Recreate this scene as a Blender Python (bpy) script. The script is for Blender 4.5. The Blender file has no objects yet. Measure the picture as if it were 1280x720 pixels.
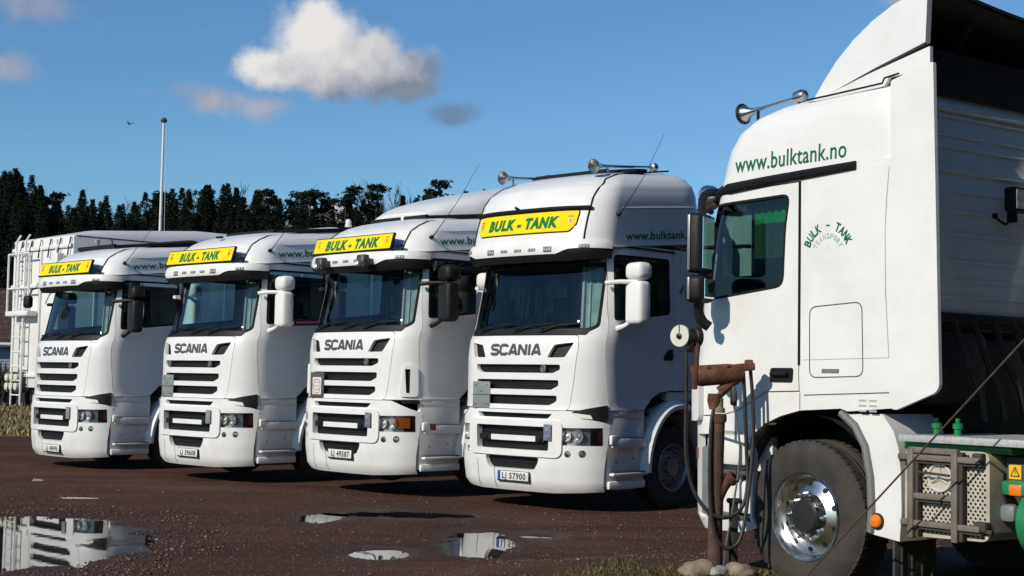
import bpy, bmesh, math, random
import numpy as np
from mathutils import Vector, Matrix, geometry
R_ = math.radians
SC = bpy.context.scene
COL = SC.collection
rng = random.Random(7)
nrng = np.random.default_rng(11)

# ------------------------------------------------------------------ camera
CAM_H = 1.62
cam_d = bpy.data.cameras.new('camera')
cam_d.sensor_width = 36.0
cam_d.lens = 1800 / 1280 * 36
cam_d.clip_start = 0.1
cam_d.clip_end = 6000
cam = bpy.data.objects.new('camera', cam_d)
COL.objects.link(cam)
cam.matrix_world = Matrix.Translation((0, 0, CAM_H)) @ Matrix.Rotation(R_(90 + 3.58), 4, 'X') @ Matrix.Rotation(0.018, 4, 'Z')
SC.camera = cam

# ------------------------------------------------------------------ sun, sky, exposure
SUN_EL, SUN_AZ = 31.0, -132.5          # azimuth clockwise from +Y (the view direction)
se, sa = R_(SUN_EL), R_(SUN_AZ)
SUN = Vector((math.sin(sa) * math.cos(se), math.cos(sa) * math.cos(se), math.sin(se)))
sun_d = bpy.data.lights.new('sun', 'SUN')
sun_d.energy = 3.85
sun_d.angle = R_(0.5)
sun_d.color = (1.0, 0.92, 0.79)
sun = bpy.data.objects.new('sun', sun_d)
COL.objects.link(sun)
sun.rotation_mode = 'QUATERNION'
sun.rotation_quaternion = SUN.to_track_quat('Z', 'Y')
sun.location = (-30, 5, 30)
SC.view_settings.view_transform = 'Standard'
SC.view_settings.look = 'None'
SC.view_settings.exposure = 0.0
SC.view_settings.gamma = 1.0
SC.view_settings.use_curve_mapping = False
SC.cycles.max_bounces = 7
SC.cycles.transparent_max_bounces = 12
SC.cycles.caustics_reflective = False
SC.cycles.caustics_refractive = False


class NT:
    """small node-tree writer"""
    def __init__(s, tree):
        s.t = tree
        s.n = tree.nodes
        s.n.clear()

    def new(s, typ, **kw):
        n = s.n.new(typ)
        for k, v in kw.items():
            if k.startswith('i_'):
                n.inputs[k[2:].replace('_', ' ')].default_value = v
            else:
                setattr(n, k, v)
        return n

    def link(s, a, b):
        s.t.links.new(a, b)

    def _set(s, sock, v):
        if hasattr(v, 'is_output'):
            s.link(v, sock)
        else:
            sock.default_value = v

    def math(s, op, a, b=0.0, c=0.0, clamp=False):
        n = s.n.new('ShaderNodeMath')
        n.operation = op
        n.use_clamp = clamp
        for i, v in enumerate((a, b, c)):
            s._set(n.inputs[i], v)
        return n.outputs[0]

    def vmath(s, op, a, b=(0, 0, 0)):
        n = s.n.new('ShaderNodeVectorMath')
        n.operation = op
        s._set(n.inputs[0], a)
        s._set(n.inputs[1], b)
        return n.outputs['Value'] if op in ('LENGTH', 'DOT_PRODUCT') else n.outputs[0]

    def noise(s, vec, scale, detail=3.0, rough=0.5):
        n = s.n.new('ShaderNodeTexNoise')
        if vec is not None:
            s.link(vec, n.inputs['Vector'])
        n.inputs['Scale'].default_value = scale
        n.inputs['Detail'].default_value = detail
        n.inputs['Roughness'].default_value = rough
        return n

    def ramp(s, fac, stops, interp='LINEAR'):
        n = s.n.new('ShaderNodeValToRGB')
        n.color_ramp.interpolation = interp
        e = n.color_ramp.elements
        while len(e) > 1:
            e.remove(e[-1])
        for i, (p, c) in enumerate(stops):
            el = e[0] if i == 0 else e.new(p)
            el.position = p
            el.color = c if len(c) == 4 else (*c, 1)
        s._set(n.inputs[0], fac)
        return n.outputs[0]

    def mix(s, fac, a, b, blend='MIX'):
        n = s.n.new('ShaderNodeMix')
        n.data_type = 'RGBA'
        n.blend_type = blend
        s._set(n.inputs[0], fac)
        for sock, v in ((n.inputs[6], a), (n.inputs[7], b)):
            if hasattr(v, 'is_output'):
                s.link(v, sock)
            else:
                sock.default_value = v if len(v) == 4 else (*v, 1)
        return n.outputs[2]


world = bpy.data.worlds.new('World')
SC.world = world
world.use_nodes = True
W = NT(world.node_tree)
sky = W.new('ShaderNodeTexSky', sky_type='NISHITA', sun_disc=False, sun_elevation=se, sun_rotation=sa % (2 * math.pi),
            altitude=50, air_density=1.0, dust_density=0.25, ozone_density=2.6)
skyt = W.mix(1.0, sky.outputs[0], (0.70, 1.03, 1.24), 'MULTIPLY')
tc = W.new('ShaderNodeTexCoord')
dirv = tc.outputs['Generated']


def pix_dir(px, py):
    """direction on the sky dome of a place in the photo"""
    dx, dy = px - 640, py - 360
    c, s = math.cos(.018), math.sin(.018)
    a, b = dx * c + dy * s, -dx * s + dy * c
    X, u, p = a / 1800, -b / 1800, R_(3.58)
    v = Vector((X, math.cos(p) - u * math.sin(p), math.sin(p) + u * math.cos(p)))
    return v.normalized()


# clouds on the dome: (centre px, py, half width, half height, weight)
BRIGHT = [(400, 62, 58, 62, 1.0), (455, 78, 62, 46, 1.0), (352, 84, 60, 30, 1.0), (500, 92, 50, 32, .95), (440, 100, 92, 28, .95), (392, 30, 32, 32, .9)]
DIM = [(256, 120, 42, 24, .80), (325, 138, 40, 22, .82), (290, 130, 44, 20, .7), (40, 6, 60, 26, .66), (8, 84, 46, 26, .66), (185, 114, 20, 10, .34), (1165, -6, 80, 22, .70)]
GREY = [(561, 136, 44, 20, .88), (505, 112, 44, 16, .5)]
wob = W.noise(dirv, 26.0, 4.0, 0.55)
wobv = W.vmath('SUBTRACT', wob.outputs['Color'], (0.5, 0.5, 0.5))
wsc = W.n.new('ShaderNodeVectorMath'); wsc.operation = 'SCALE'; W.link(wobv, wsc.inputs[0]); wsc.inputs['Scale'].default_value = 0.030
dw = W.vmath('ADD', dirv, wsc.outputs[0])
fine = W.noise(dirv, 75.0, 6.0, 0.66)
sep = W.n.new('ShaderNodeSeparateXYZ'); W.link(dirv, sep.inputs[0])
front = W.math('GREATER_THAN', sep.outputs[1], 0.05)
lump = W.noise(dirv, 36.0, 5.0, 0.55)


def cloud_alpha(blobs, lo, hi, amp, top):
    dens = None
    for (px, py, rx, ry, wt) in blobs:
        c = pix_dir(px, py)
        d = W.vmath('MULTIPLY', W.vmath('SUBTRACT', dw, tuple(c)), (1800 / rx, 600 / rx, 1800 / ry))
        q = W.math('MULTIPLY', W.math('SUBTRACT', 1.25, W.vmath('LENGTH', d), clamp=True), wt)
        dens = q if dens is None else W.math('SMOOTH_MAX', dens, q, 0.22)
    dens = W.math('ADD', dens, W.math('MULTIPLY', W.math('SUBTRACT', fine.outputs['Fac'], 0.5), amp))
    al = W.n.new('ShaderNodeMapRange'); al.interpolation_type = 'SMOOTHSTEP'
    W.link(dens, al.inputs['Value']); al.inputs['From Min'].default_value = lo; al.inputs['From Max'].default_value = hi
    return W.math('MULTIPLY', W.math('MULTIPLY', al.outputs[0], top), front)


# thick white cloud, lit from the left with a grey base
cm = pix_dir(425, 84)
tone = W.math('ADD', W.math('MULTIPLY', W.math('SUBTRACT', sep.outputs[2], cm.z), 20.0), W.math('MULTIPLY', W.math('SUBTRACT', sep.outputs[0], cm.x), -8.0))
tone = W.math('ADD', W.math('ADD', tone, 0.56), W.math('MULTIPLY', W.math('SUBTRACT', lump.outputs['Fac'], 0.5), 1.5), clamp=True)
ccol = W.ramp(tone, [(0.0, (2.5, 2.9, 3.8)), (0.35, (4.9, 5.0, 5.5)), (0.7, (7.4, 7.3, 7.4)), (1.0, (9.4, 9.1, 8.8))])
skyc = W.mix(cloud_alpha(GREY, .16, .95, .5, .75), skyt, (1.7, 2.35, 3.6))
skyc = W.mix(cloud_alpha(DIM, .14, .95, .5, .85), skyc, W.ramp(lump.outputs['Fac'], [(.3, (3.4, 3.7, 4.8)), (.7, (5.6, 5.3, 5.6))]))
skyc = W.mix(cloud_alpha(BRIGHT, .12, .72, .46, .97), skyc, ccol)
bg = W.new('ShaderNodeBackground')
bg.inputs['Strength'].default_value = 0.088
W.link(skyc, bg.inputs['Color'])
wo = W.new('ShaderNodeOutputWorld')
W.link(bg.outputs[0], wo.inputs['Surface'])

# ------------------------------------------------------------------ materials
MATS = {}


def pmat(name, color, rough=0.5, metal=0.0, coat=0.0, var=0.0, vscale=6.0, bump=0.0, bscale=60.0, spec=0.5, dirt=None):
    """Principled material; var = mottling of the base colour, dirt = (colour, amount, scale)"""
    if name in MATS:
        return MATS[name]
    m = bpy.data.materials.new(name)
    m.use_nodes = True
    T = NT(m.node_tree)
    p = T.new('ShaderNodeBsdfPrincipled')
    o = T.new('ShaderNodeOutputMaterial')
    T.link(p.outputs[0], o.inputs[0])
    p.inputs['Roughness'].default_value = rough
    p.inputs['Metallic'].default_value = metal
    p.inputs['Coat Weight'].default_value = coat
    p.inputs['Coat Roughness'].default_value = 0.08
    p.inputs['Specular IOR Level'].default_value = spec
    tcn = T.new('ShaderNodeTexCoord')
    vec = tcn.outputs['Object']
    base = (*color, 1)
    cs = None
    if var:
        n = T.noise(vec, vscale, 4.0)
        lo = tuple(max(0, c * (1 - var)) for c in color)
        hi = tuple(min(1, c * (1 + var)) for c in color)
        cs = T.ramp(n.outputs['Fac'], [(0.3, lo), (0.7, hi)])
    if dirt:
        n2 = T.noise(vec, dirt[2], 6.0, 0.65)
        f = T.ramp(n2.outputs['Fac'], [(0.42, (0, 0, 0)), (0.78, (dirt[1],) * 3)])
        cs = T.mix(f, cs if cs is not None else base, dirt[0])
        rr = T.math('ADD', T.math('MULTIPLY', f, 0.5), rough)
        T.link(rr, p.inputs['Roughness'])
    if cs is not None:
        T.link(cs, p.inputs['Base Color'])
    else:
        p.inputs['Base Color'].default_value = base
    if bump:
        n3 = T.noise(vec, bscale, 4.0)
        b = T.new('ShaderNodeBump')
        b.inputs['Strength'].default_value = bump
        b.inputs['Distance'].default_value = 0.01
        T.link(n3.outputs['Fac'], b.inputs['Height'])
        T.link(b.outputs[0], p.inputs['Normal'])
    MATS[name] = m
    return m


def glassmat(name, tint, gloss=1.0):
    m = bpy.data.materials.new(name)
    m.use_nodes = True
    T = NT(m.node_tree)
    tr = T.new('ShaderNodeBsdfTransparent'); tr.inputs[0].default_value = (*tint, 1)
    gl = T.new('ShaderNodeBsdfGlossy'); gl.inputs['Roughness'].default_value = 0.03
    gl.inputs[0].default_value = (0.9, 0.95, 1.0, 1)
    fr = T.new('ShaderNodeFresnel'); fr.inputs[0].default_value = 1.5
    mx = T.new('ShaderNodeMixShader')
    T.link(T.math('MULTIPLY', fr.outputs[0], gloss), mx.inputs[0])
    T.link(tr.outputs[0], mx.inputs[1]); T.link(gl.outputs[0], mx.inputs[2])
    o = T.new('ShaderNodeOutputMaterial'); T.link(mx.outputs[0], o.inputs[0])
    MATS[name] = m
    return m


WHITE = pmat('white_paint', (0.80, 0.80, 0.785), 0.32, coat=0.35, dirt=((0.40, 0.35, 0.29), 0.22, 2.6))
WHITE2 = pmat('white_paint_lower', (0.78, 0.78, 0.765), 0.36, coat=0.25, dirt=((0.30, 0.25, 0.20), 0.24, 2.4))
WPLAST = pmat('white_plastic', (0.78, 0.78, 0.76), 0.4)
BLACK = pmat('black_plastic', (0.009, 0.009, 0.010), 0.55, var=0.3, vscale=9, spec=0.3)
SEAL = pmat('black_rubber', (0.008, 0.008, 0.009), 0.7, spec=0.25)
DARK = pmat('dark_interior', (0.022, 0.023, 0.025), 0.8, var=0.4, vscale=5)
SEATM = pmat('seat_cloth', (0.05, 0.055, 0.065), 0.9, var=0.3, vscale=12)
GREYI = pmat('grey_trim', (0.16, 0.165, 0.17), 0.85, var=0.2)
CURT = pmat('pale_curtain', (0.5, 0.5, 0.5), 0.9, var=0.15, vscale=8)
GCURT = pmat('green_curtain', (0.01, 0.20, 0.06), 0.9, var=0.2, vscale=8)
TYRE = pmat('tyre_rubber', (0.035, 0.032, 0.030), 0.85, var=0.35, vscale=7, bump=0.35, bscale=45, dirt=((0.10, 0.075, 0.056), 0.45, 4.0))
STEEL = pmat('steel_rim', (0.30, 0.30, 0.31), 0.45, metal=0.6, dirt=((0.10, 0.08, 0.07), 0.6, 6.0))
CHROME = pmat('polished_alloy', (0.74, 0.73, 0.71), 0.2, metal=1.0, var=0.08, vscale=15, dirt=((0.35, 0.30, 0.25), 0.3, 8.0))
HORNM = pmat('horn_metal', (0.55, 0.55, 0.54), 0.28, metal=1.0)
LAMPG = pmat('lamp_reflector', (0.42, 0.42, 0.42), 0.35, metal=0.25, var=0.35, vscale=30)
AMBER = pmat('amber_plastic', (0.85, 0.20, 0.01), 0.25, coat=0.5)
REDP = pmat('red_plastic', (0.22, 0.015, 0.02), 0.3, coat=0.5)
BADGE = pmat('dark_chrome_letters', (0.075, 0.075, 0.08), 0.5, spec=0.3)
YELLOW = pmat('yellow_sign', (0.84, 0.66, 0.010), 0.7, var=0.06, vscale=5, spec=0.15)
SGREEN = pmat('sign_green', (0.010, 0.17, 0.055), 0.7, spec=0.15)
WGREEN = pmat('web_green', (0.006, 0.14, 0.068), 0.6, spec=0.15)
PGREEN = pmat('pale_green_print', (0.40, 0.55, 0.46), 0.5)
PLATE = pmat('plate_white', (0.72, 0.72, 0.70), 0.5, dirt=((0.25, 0.21, 0.18), 0.4, 14.0))
PLATEB = pmat('plate_blue', (0.02, 0.07, 0.35), 0.5)
INK = pmat('black_ink', (0.012, 0.012, 0.014), 0.5)
BOARDM = pmat('grey_board', (0.20, 0.235, 0.225), 0.6, var=0.12, vscale=10)
PINK = pmat('pink_print', (0.55, 0.26, 0.27), 0.6)
BLUEG = pmat('blue_grey_sticker', (0.13, 0.15, 0.22), 0.5, var=0.5, vscale=40)
CHASS = pmat('chassis_black', (0.014, 0.013, 0.013), 0.7, var=0.5, vscale=8)
REDDEC = pmat('red_decal', (0.22, 0.012, 0.03), 0.5)
FGREEN = pmat('chassis_green', (0.006, 0.22, 0.075), 0.4, coat=0.2, dirt=((0.06, 0.06, 0.05), 0.4, 6.0))
RUST = pmat('rusty_iron', (0.115, 0.044, 0.026), 0.85, var=0.5, vscale=14, bump=0.5, bscale=80, dirt=((0.05, 0.028, 0.02), 0.8, 9.0))
RUSTB = pmat('rusty_brown_post', (0.085, 0.047, 0.036), 0.8, var=0.4, vscale=12, bump=0.4, bscale=90, dirt=((0.045, 0.028, 0.022), 0.7, 9.0))
HOSE = pmat('black_hose', (0.018, 0.017, 0.017), 0.55, var=0.4, vscale=25)
BEIGE = pmat('perforated_cover', (0.50, 0.46, 0.39), 0.55, var=0.12, vscale=6, dirt=((0.22, 0.18, 0.14), 0.5, 5.0))
FRAMEB = pmat('brown_steel_frame', (0.17, 0.145, 0.125), 0.65, var=0.25, vscale=10, dirt=((0.08, 0.055, 0.04), 0.6, 8.0))
ALU = pmat('checker_aluminium', (0.55, 0.55, 0.54), 0.45, metal=0.3, bump=0.3, bscale=70, var=0.15, vscale=30)
WARN = pmat('warning_yellow', (0.85, 0.48, 0.02), 0.5)
GLASS = glassmat('cab_glass', (0.60, 0.78, 0.76), 1.0)
GLASS2 = glassmat('lamp_glass', (0.93, 0.94, 0.95), 0.8)
HLBACK = pmat('headlamp_bowl', (0.46, 0.47, 0.48), 0.3, metal=0.2, var=0.35, vscale=45)
HLCUP = pmat('headlamp_reflector', (0.80, 0.80, 0.79), 0.25, metal=0.3)
MIRG = pmat('mirror_glass', (0.75, 0.78, 0.8), 0.03, metal=1.0)


# ------------------------------------------------------------------ mesh builder
def catmull(pts, n=6):
    P = [Vector(p) for p in pts]
    P = [P[0] * 2 - P[1]] + P + [P[-1] * 2 - P[-2]]
    out = []
    for i in range(1, len(P) - 2):
        for k in range(n):
            t = k / n
            a, b, c, d = P[i - 1], P[i], P[i + 1], P[i + 2]
            out.append(0.5 * ((2 * b) + (c - a) * t + (2 * a - 5 * b + 4 * c - d) * t * t + (3 * b - a - 3 * c + d) * t ** 3))
    out.append(P[-2])
    return out


class MB:
    def __init__(s):
        s.v, s.f, s.m = [], [], []

    def add(s, vs, fs, mi=0):
        o = len(s.v)
        s.v += [tuple(v) for v in vs]
        s.f += [tuple(i + o for i in f) for f in fs]
        s.m += [mi] * len(fs)
        return s

    def box(s, c, size, mi=0, bev=0.0, rot=None, seg=2):
        b = bmesh.new()
        bmesh.ops.create_cube(b, size=1.0)
        for v in b.verts:
            v.co = Vector((v.co.x * size[0], v.co.y * size[1], v.co.z * size[2]))
        if bev:
            bmesh.ops.bevel(b, geom=b.edges[:], offset=min(bev, min(size) * .49), segments=seg, affect='EDGES', profile=0.5)
        M = Matrix.Translation(c)
        if rot is not None:
            M = M @ rot.to_4x4()
        b.verts.index_update()
        s.add([M @ v.co for v in b.verts], [[v.index for v in f.verts] for f in b.faces], mi)
        b.free()
        return s

    def tube(s, pts, r, n=8, mi=0, caps=True, closed=False):
        P = [Vector(p) for p in pts]
        rs = r if isinstance(r, (list, tuple)) else [r] * len(P)
        m = len(P)
        t0 = (P[1] - P[0]).normalized()
        up = Vector((0, 0, 1)) if abs(t0.z) < 0.9 else Vector((1, 0, 0))
        u = (up - t0 * up.dot(t0)).normalized()
        vs = []
        for i in range(m):
            a, b = P[max(i - 1, 0)], P[min(i + 1, m - 1)]
            if closed:
                a, b = P[i - 1], P[(i + 1) % m]
            t = (b - a).normalized()
            u = (u - t * u.dot(t)).normalized()
            w = t.cross(u)
            for k in range(n):
                an = 2 * math.pi * k / n
                vs.append(P[i] + (u * math.cos(an) + w * math.sin(an)) * rs[i])
        fs = []
        for i in range(m if closed else m - 1):
            j = (i + 1) % m
            for k in range(n):
                k2 = (k + 1) % n
                fs.append((i * n + k, i * n + k2, j * n + k2, j * n + k))
        if caps and not closed:
            fs.append(tuple(range(n))[::-1])
            fs.append(tuple((m - 1) * n + k for k in range(n)))
        return s.add(vs, fs, mi)

    def lathe(s, prof, o, ax, n=24, mi=0):
        """prof: (radius, height along axis) pairs"""
        ax = Vector(ax).normalized()
        u = ax.orthogonal().normalized()
        w = ax.cross(u)
        o = Vector(o)
        vs = []
        for (r, h) in prof:
            for k in range(n):
                an = 2 * math.pi * k / n
                vs.append(o + ax * h + (u * math.cos(an) + w * math.sin(an)) * max(r, 1e-4))
        fs = []
        for i in range(len(prof) - 1):
            for k in range(n):
                k2 = (k + 1) % n
                fs.append((i * n + k, i * n + k2, (i + 1) * n + k2, (i + 1) * n + k))
        return s.add(vs, fs, mi)

    def prism(s, poly, vec, mi=0):
        """3-D polygon swept along vec, both ends closed"""
        P = [Vector(p) for p in poly]
        v = Vector(vec)
        n = len(P)
        fs = [tuple(range(n)), tuple(range(n, 2 * n))[::-1]]
        fs += [(i, (i + 1) % n, n + (i + 1) % n, n + i) for i in range(n)]
        return s.add(P + [p + v for p in P], fs, mi)

    def panel(s, mp, outer, holes=(), off=0.0, thick=0.03, step=0.07, mi=0, back=False):
        """sheet with holes laid on a curved chart mp(s, z, off); rims go `thick` inwards"""
        def dens(poly):
            out = []
            n = len(poly)
            for i in range(n):
                a, b = poly[i], poly[(i + 1) % n]
                k = max(1, int(math.hypot(b[0] - a[0], b[1] - a[1]) / step + .5))
                for j in range(k):
                    out.append((a[0] + (b[0] - a[0]) * j / k, a[1] + (b[1] - a[1]) * j / k))
            return out
        loops = [dens(outer)] + [dens(h) for h in holes]
        pts, edges = [], []
        for lp in loops:
            o = len(pts)
            pts += lp
            edges += [(o + i, o + (i + 1) % len(lp)) for i in range(len(lp))]
        A = np.array(pts)
        x0, z0 = A.min(0)
        x1, z1 = A.max(0)
        gx, gz = np.meshgrid(np.arange(x0 + step * .5, x1, step), np.arange(z0 + step * .5, z1, step))
        G = np.stack([gx.ravel(), gz.ravel()], 1)

        def inside(Q):
            r = np.zeros(len(Q), bool)
            for lp in loops:
                L = np.array(lp)
                x, y = Q[:, 0], Q[:, 1]
                for i in range(len(L)):
                    ax, ay = L[i]
                    bx, by = L[(i + 1) % len(L)]
                    if ay == by:
                        continue
                    c = ((ay > y) != (by > y)) & (x < (bx - ax) * (y - ay) / (by - ay) + ax)
                    r ^= c
            return r
        if len(G):
            G = G[inside(G)]
            if len(G):
                D = np.min((G[:, None, 0] - A[None, :, 0]) ** 2 + (G[:, None, 1] - A[None, :, 1]) ** 2, 1)
                G = G[D > (step * .35) ** 2]
        allp = [Vector(p) for p in pts] + [Vector(p) for p in G]
        vo, eo, fo, *_ = geometry.delaunay_2d_cdt(allp, edges, [], 0, 1e-6)
        cen = np.array([[sum(vo[i].x for i in f) / len(f), sum(vo[i].y for i in f) / len(f)] for f in fo])
        ok = inside(cen)
        fs = [tuple(f) for f, k in zip(fo, ok) if k]
        V = [Vector(mp(v.x, v.y, off)) for v in vo]
        nb = len(V)
        cnt = {}
        for f in fs:
            for i in range(len(f)):
                a, b = f[i], f[(i + 1) % len(f)]
                cnt[(a, b)] = 1
        rim = [(a, b) for (a, b) in cnt if (b, a) not in cnt]
        if thick:
            idx = {}
            extra = []
            for a, b in rim:
                for q in (a, b):
                    if q not in idx:
                        idx[q] = nb + len(extra)
                        extra.append(Vector(mp(vo[q].x, vo[q].y, off - thick)))
            fs2 = [(b, a, idx[a], idx[b]) for a, b in rim]
            V += extra
            if back:
                bi = {}
                for f in fs:
                    for q in f:
                        if q not in bi:
                            if q in idx:
                                bi[q] = idx[q]
                            else:
                                bi[q] = len(V)
                                V.append(Vector(mp(vo[q].x, vo[q].y, off - thick)))
                fs2 += [tuple(bi[q] for q in f[::-1]) for f in fs]
            fs = fs + fs2
        used = sorted({i for f in fs for i in f})
        re = {q: i for i, q in enumerate(used)}
        return s.add([V[q] for q in used], [tuple(re[i] for i in f) for f in fs], mi)

    def mesh(s, name, mats, sharp=32, smooth=True):
        me = bpy.data.meshes.new(name)
        me.from_pydata(s.v, [], s.f)
        for m in mats:
            me.materials.append(m)
        me.polygons.foreach_set('material_index', s.m)
        b = bmesh.new()
        b.from_mesh(me)
        bmesh.ops.recalc_face_normals(b, faces=b.faces[:])
        b.to_mesh(me)
        b.free()
        if smooth:
            me.shade_smooth()
            me.set_sharp_from_angle(angle=R_(sharp))
        me.update()
        return me


MESHES = {}


def part(name, key, fn, mats, parent, label=None, loc=None, sharp=32):
    """one part = one mesh object under its thing; meshes are shared through key"""
    key = key or name
    if key not in MESHES:
        mb = MB()
        r = fn(mb)
        MESHES[key] = (r or mb).mesh(name, mats if isinstance(mats, (list, tuple)) else [mats], sharp)
    o = bpy.data.objects.new(name, MESHES[key])
    COL.objects.link(o)
    o.parent = parent
    if loc:
        o.location = loc
    if label:
        o['label'] = label
    return o


def tag(o, label=None, cat=None, group=None, kind=None):
    for k, v in (('label', label), ('category', cat), ('group', group), ('kind', kind)):
        if v:
            o[k] = v
    return o


def thing(name, label, cat, loc=(0, 0, 0), rotz=0.0, group=None):
    o = bpy.data.objects.new(name, None)
    o.empty_display_size = 0.2
    COL.objects.link(o)
    o.location = loc
    o.rotation_euler = (0, 0, rotz)
    return tag(o, label, cat, group)


TXT = {}


def text2d(s, size=1.0, bold=0.0, shear=0.0, space=1.0, res=3):
    """outline text as (verts2d, faces, width), baseline at 0, left edge at 0"""
    k = (s, size, bold, shear, space)
    if k in TXT:
        return TXT[k]
    cu = bpy.data.curves.new('t', 'FONT')
    cu.body = s
    cu.size = size
    cu.offset = bold
    cu.shear = shear
    cu.space_character = space
    cu.resolution_u = res
    ob = bpy.data.objects.new('t', cu)
    COL.objects.link(ob)
    dg = bpy.context.evaluated_depsgraph_get()
    me = bpy.data.meshes.new_from_object(ob.evaluated_get(dg))
    vs = [(v.co.x, v.co.y) for v in me.vertices]
    fs = [tuple(p.vertices) for p in me.polygons]
    bpy.data.objects.remove(ob)
    bpy.data.curves.remove(cu)
    bpy.data.meshes.remove(me)
    x0 = min(v[0] for v in vs)
    x1 = max(v[0] for v in vs)
    vs = [(x - x0, y) for x, y in vs]
    TXT[k] = (vs, fs, x1 - x0)
    return TXT[k]


def put_text(mb, s, width, height, place, mi=0, **kw):
    """text stretched to width x cap height; place(u, v) -> 3-D"""
    vs, fs, w = text2d(s, **kw)
    top = max(v[1] for v in vs) if s.isupper() or not any(c in 'bdfhkl' for c in s) else max(v[1] for v in vs)
    mb.add([place(x / w * width, y / top * height) for x, y in vs], fs, mi)
    return mb


STROKES = {
    'S': [[(.92, .80), (.92, .88), (.80, .92), (.20, .92), (.08, .82), (.08, .64), (.20, .54), (.80, .46), (.92, .36), (.92, .18), (.80, .08), (.20, .08), (.08, .14), (.08, .22)]],
    'C': [[(.92, .74), (.90, .84), (.76, .92), (.24, .92), (.08, .80), (.08, .20), (.24, .08), (.76, .08), (.90, .16), (.92, .26)]],
    'A': [[(.06, .0), (.44, .98)], [(.56, .98), (.94, .0)], [(.40, .92), (.60, .92)], [(.24, .26), (.76, .26)]],
    'N': [[(.10, .0), (.10, 1.0)], [(.14, .94), (.86, .06)], [(.90, .0), (.90, 1.0)]],
    'I': [[(.5, .0), (.5, 1.0)]],
}


def stroke_text(mb, s, width, height, place, wd):
    """heavy sans capitals drawn as strokes of width wd"""
    adv = [(.34 if c == 'I' else 1.0) for c in s]
    gap = .13
    tot = sum(adv) + gap * (len(s) - 1)
    u0 = 0.0
    for c, a in zip(s, adv):
        cw = a / tot * width
        for line in STROKES[c]:
            P = [Vector((u0 + (x * cw if c != 'I' else cw * .5), y * height)) for x, y in line]
            n = len(P)
            Lp, Rp = [], []
            for i in range(n):
                d = (P[min(i + 1, n - 1)] - P[max(i - 1, 0)])
                d.normalize()
                q = Vector((-d.y, d.x)) * wd / 2
                Lp.append(P[i] + q)
                Rp.append(P[i] - q)
            vs = [place(*p) for p in Lp + Rp]
            mb.add(vs, [(i, i + 1, n + i + 1, n + i) for i in range(n - 1)])
        u0 += cw + gap / tot * width


# ------------------------------------------------------------------ plan-curve chart of a cab
_th = np.linspace(0, math.pi / 2, 49)


class Chart:
    """cab skin: outline in plan at every height; s = distance along the outline from the nose, + to the left"""
    def __init__(s, levels, n=3.0, m=2.2, rear=-2.25, shear=0.0, shear0=-0.5):
        s.L = np.array(levels)
        s.ey, s.ex = 2 / n, 2 / m
        s.rear, s.shear, s.shear0 = rear, shear, shear0
        s.c = {}

    def q(s, z):
        k = round(z, 3)
        if k not in s.c:
            L = s.L
            xc, w, D = (float(np.interp(z, L[:, 0], L[:, i])) for i in (1, 2, 3))
            y = w * np.sin(_th) ** s.ey
            x = xc - D * (1 - np.cos(_th) ** s.ex)
            a = np.concatenate([[0], np.cumsum(np.hypot(np.diff(x), np.diff(y)))])
            s.c[k] = (xc, w, D, x, y, a)
        return s.c[k]

    def xy(s, sv, z):
        xc, w, D, x, y, a = s.q(z)
        t = abs(sv)
        sg = 1 if sv >= 0 else -1
        if t <= a[-1]:
            return float(np.interp(t, a, x)), sg * float(np.interp(t, a, y))
        return xc - D - (t - a[-1]), sg * w

    def F(s, y, z):
        _, w, _, _, yy, a = s.q(z)
        return (math.copysign(float(np.interp(abs(y), yy, a)), y), z)

    def G(s, x, z, side=1):
        xc, w, D, xx, _, a = s.q(z)
        if x > xc - D:
            return (side * float(np.interp(-x, -xx, a)), z)
        return (side * (a[-1] + xc - D - x), z)

    def raw(s, sv, z):
        x, y = s.xy(sv, z)
        return Vector((x, y, z + s.shear * max(0.0, s.shear0 - x)))

    def map(s, sv, z, off=0.0):
        p = s.raw(sv, z)
        if off == 0.0:
            return p
        e = 0.004
        a = s.raw(sv + e, z) - s.raw(sv - e, z)
        b = s.raw(sv, z + e) - s.raw(sv, z - e)
        n = a.cross(b)
        if n.length < 1e-12:
            return p
        n.normalize()
        if n.x * 1.0 + n.y * (1 if sv >= 0 else -1) < 0:
            n = -n
        return p + n * off

    def ring(s, z, k=26, rear=None, rpull=0.0):
        """closed outline at z, starting at the left rear"""
        xc, w, D, x, y, a = s.q(z)
        rr = (s.rear if rear is None else rear) + rpull
        ix = np.linspace(0, len(x) - 1, k).astype(int)
        left = [(x[i], y[i]) for i in ix]
        sx = [x[-1] + (rr - x[-1]) * t for t in (0.2, 0.4, 0.6, 0.8, 0.93, 1.0)]
        wl = [w, w, w, w, w, w * .97]
        side = [(q, ww) for q, ww in zip(sx, wl)]
        half = left + side
        pts = [(px, -py) for px, py in half[::-1]] + half[1:]
        return [Vector((px, py, z + s.shear * max(0.0, s.shear0 - px))) for px, py in pts]


def loft(mb, rings, cap=True, mi=0, capz=0.0):
    n = len(rings[0])
    vs = [p for r in rings for p in r]
    fs = []
    for i in range(len(rings) - 1):
        for k in range(n):
            k2 = (k + 1) % n
            fs.append((i * n + k, i * n + k2, (i + 1) * n + k2, (i + 1) * n + k))
    if cap:
        c = sum(rings[-1], Vector()) / n + Vector((0, 0, capz))
        vs.append(c)
        b = (len(rings) - 1) * n
        fs += [(b + k, b + (k + 1) % n, len(vs) - 1) for k in range(n)]
    mb.add(vs, fs, mi)
    return mb


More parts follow.
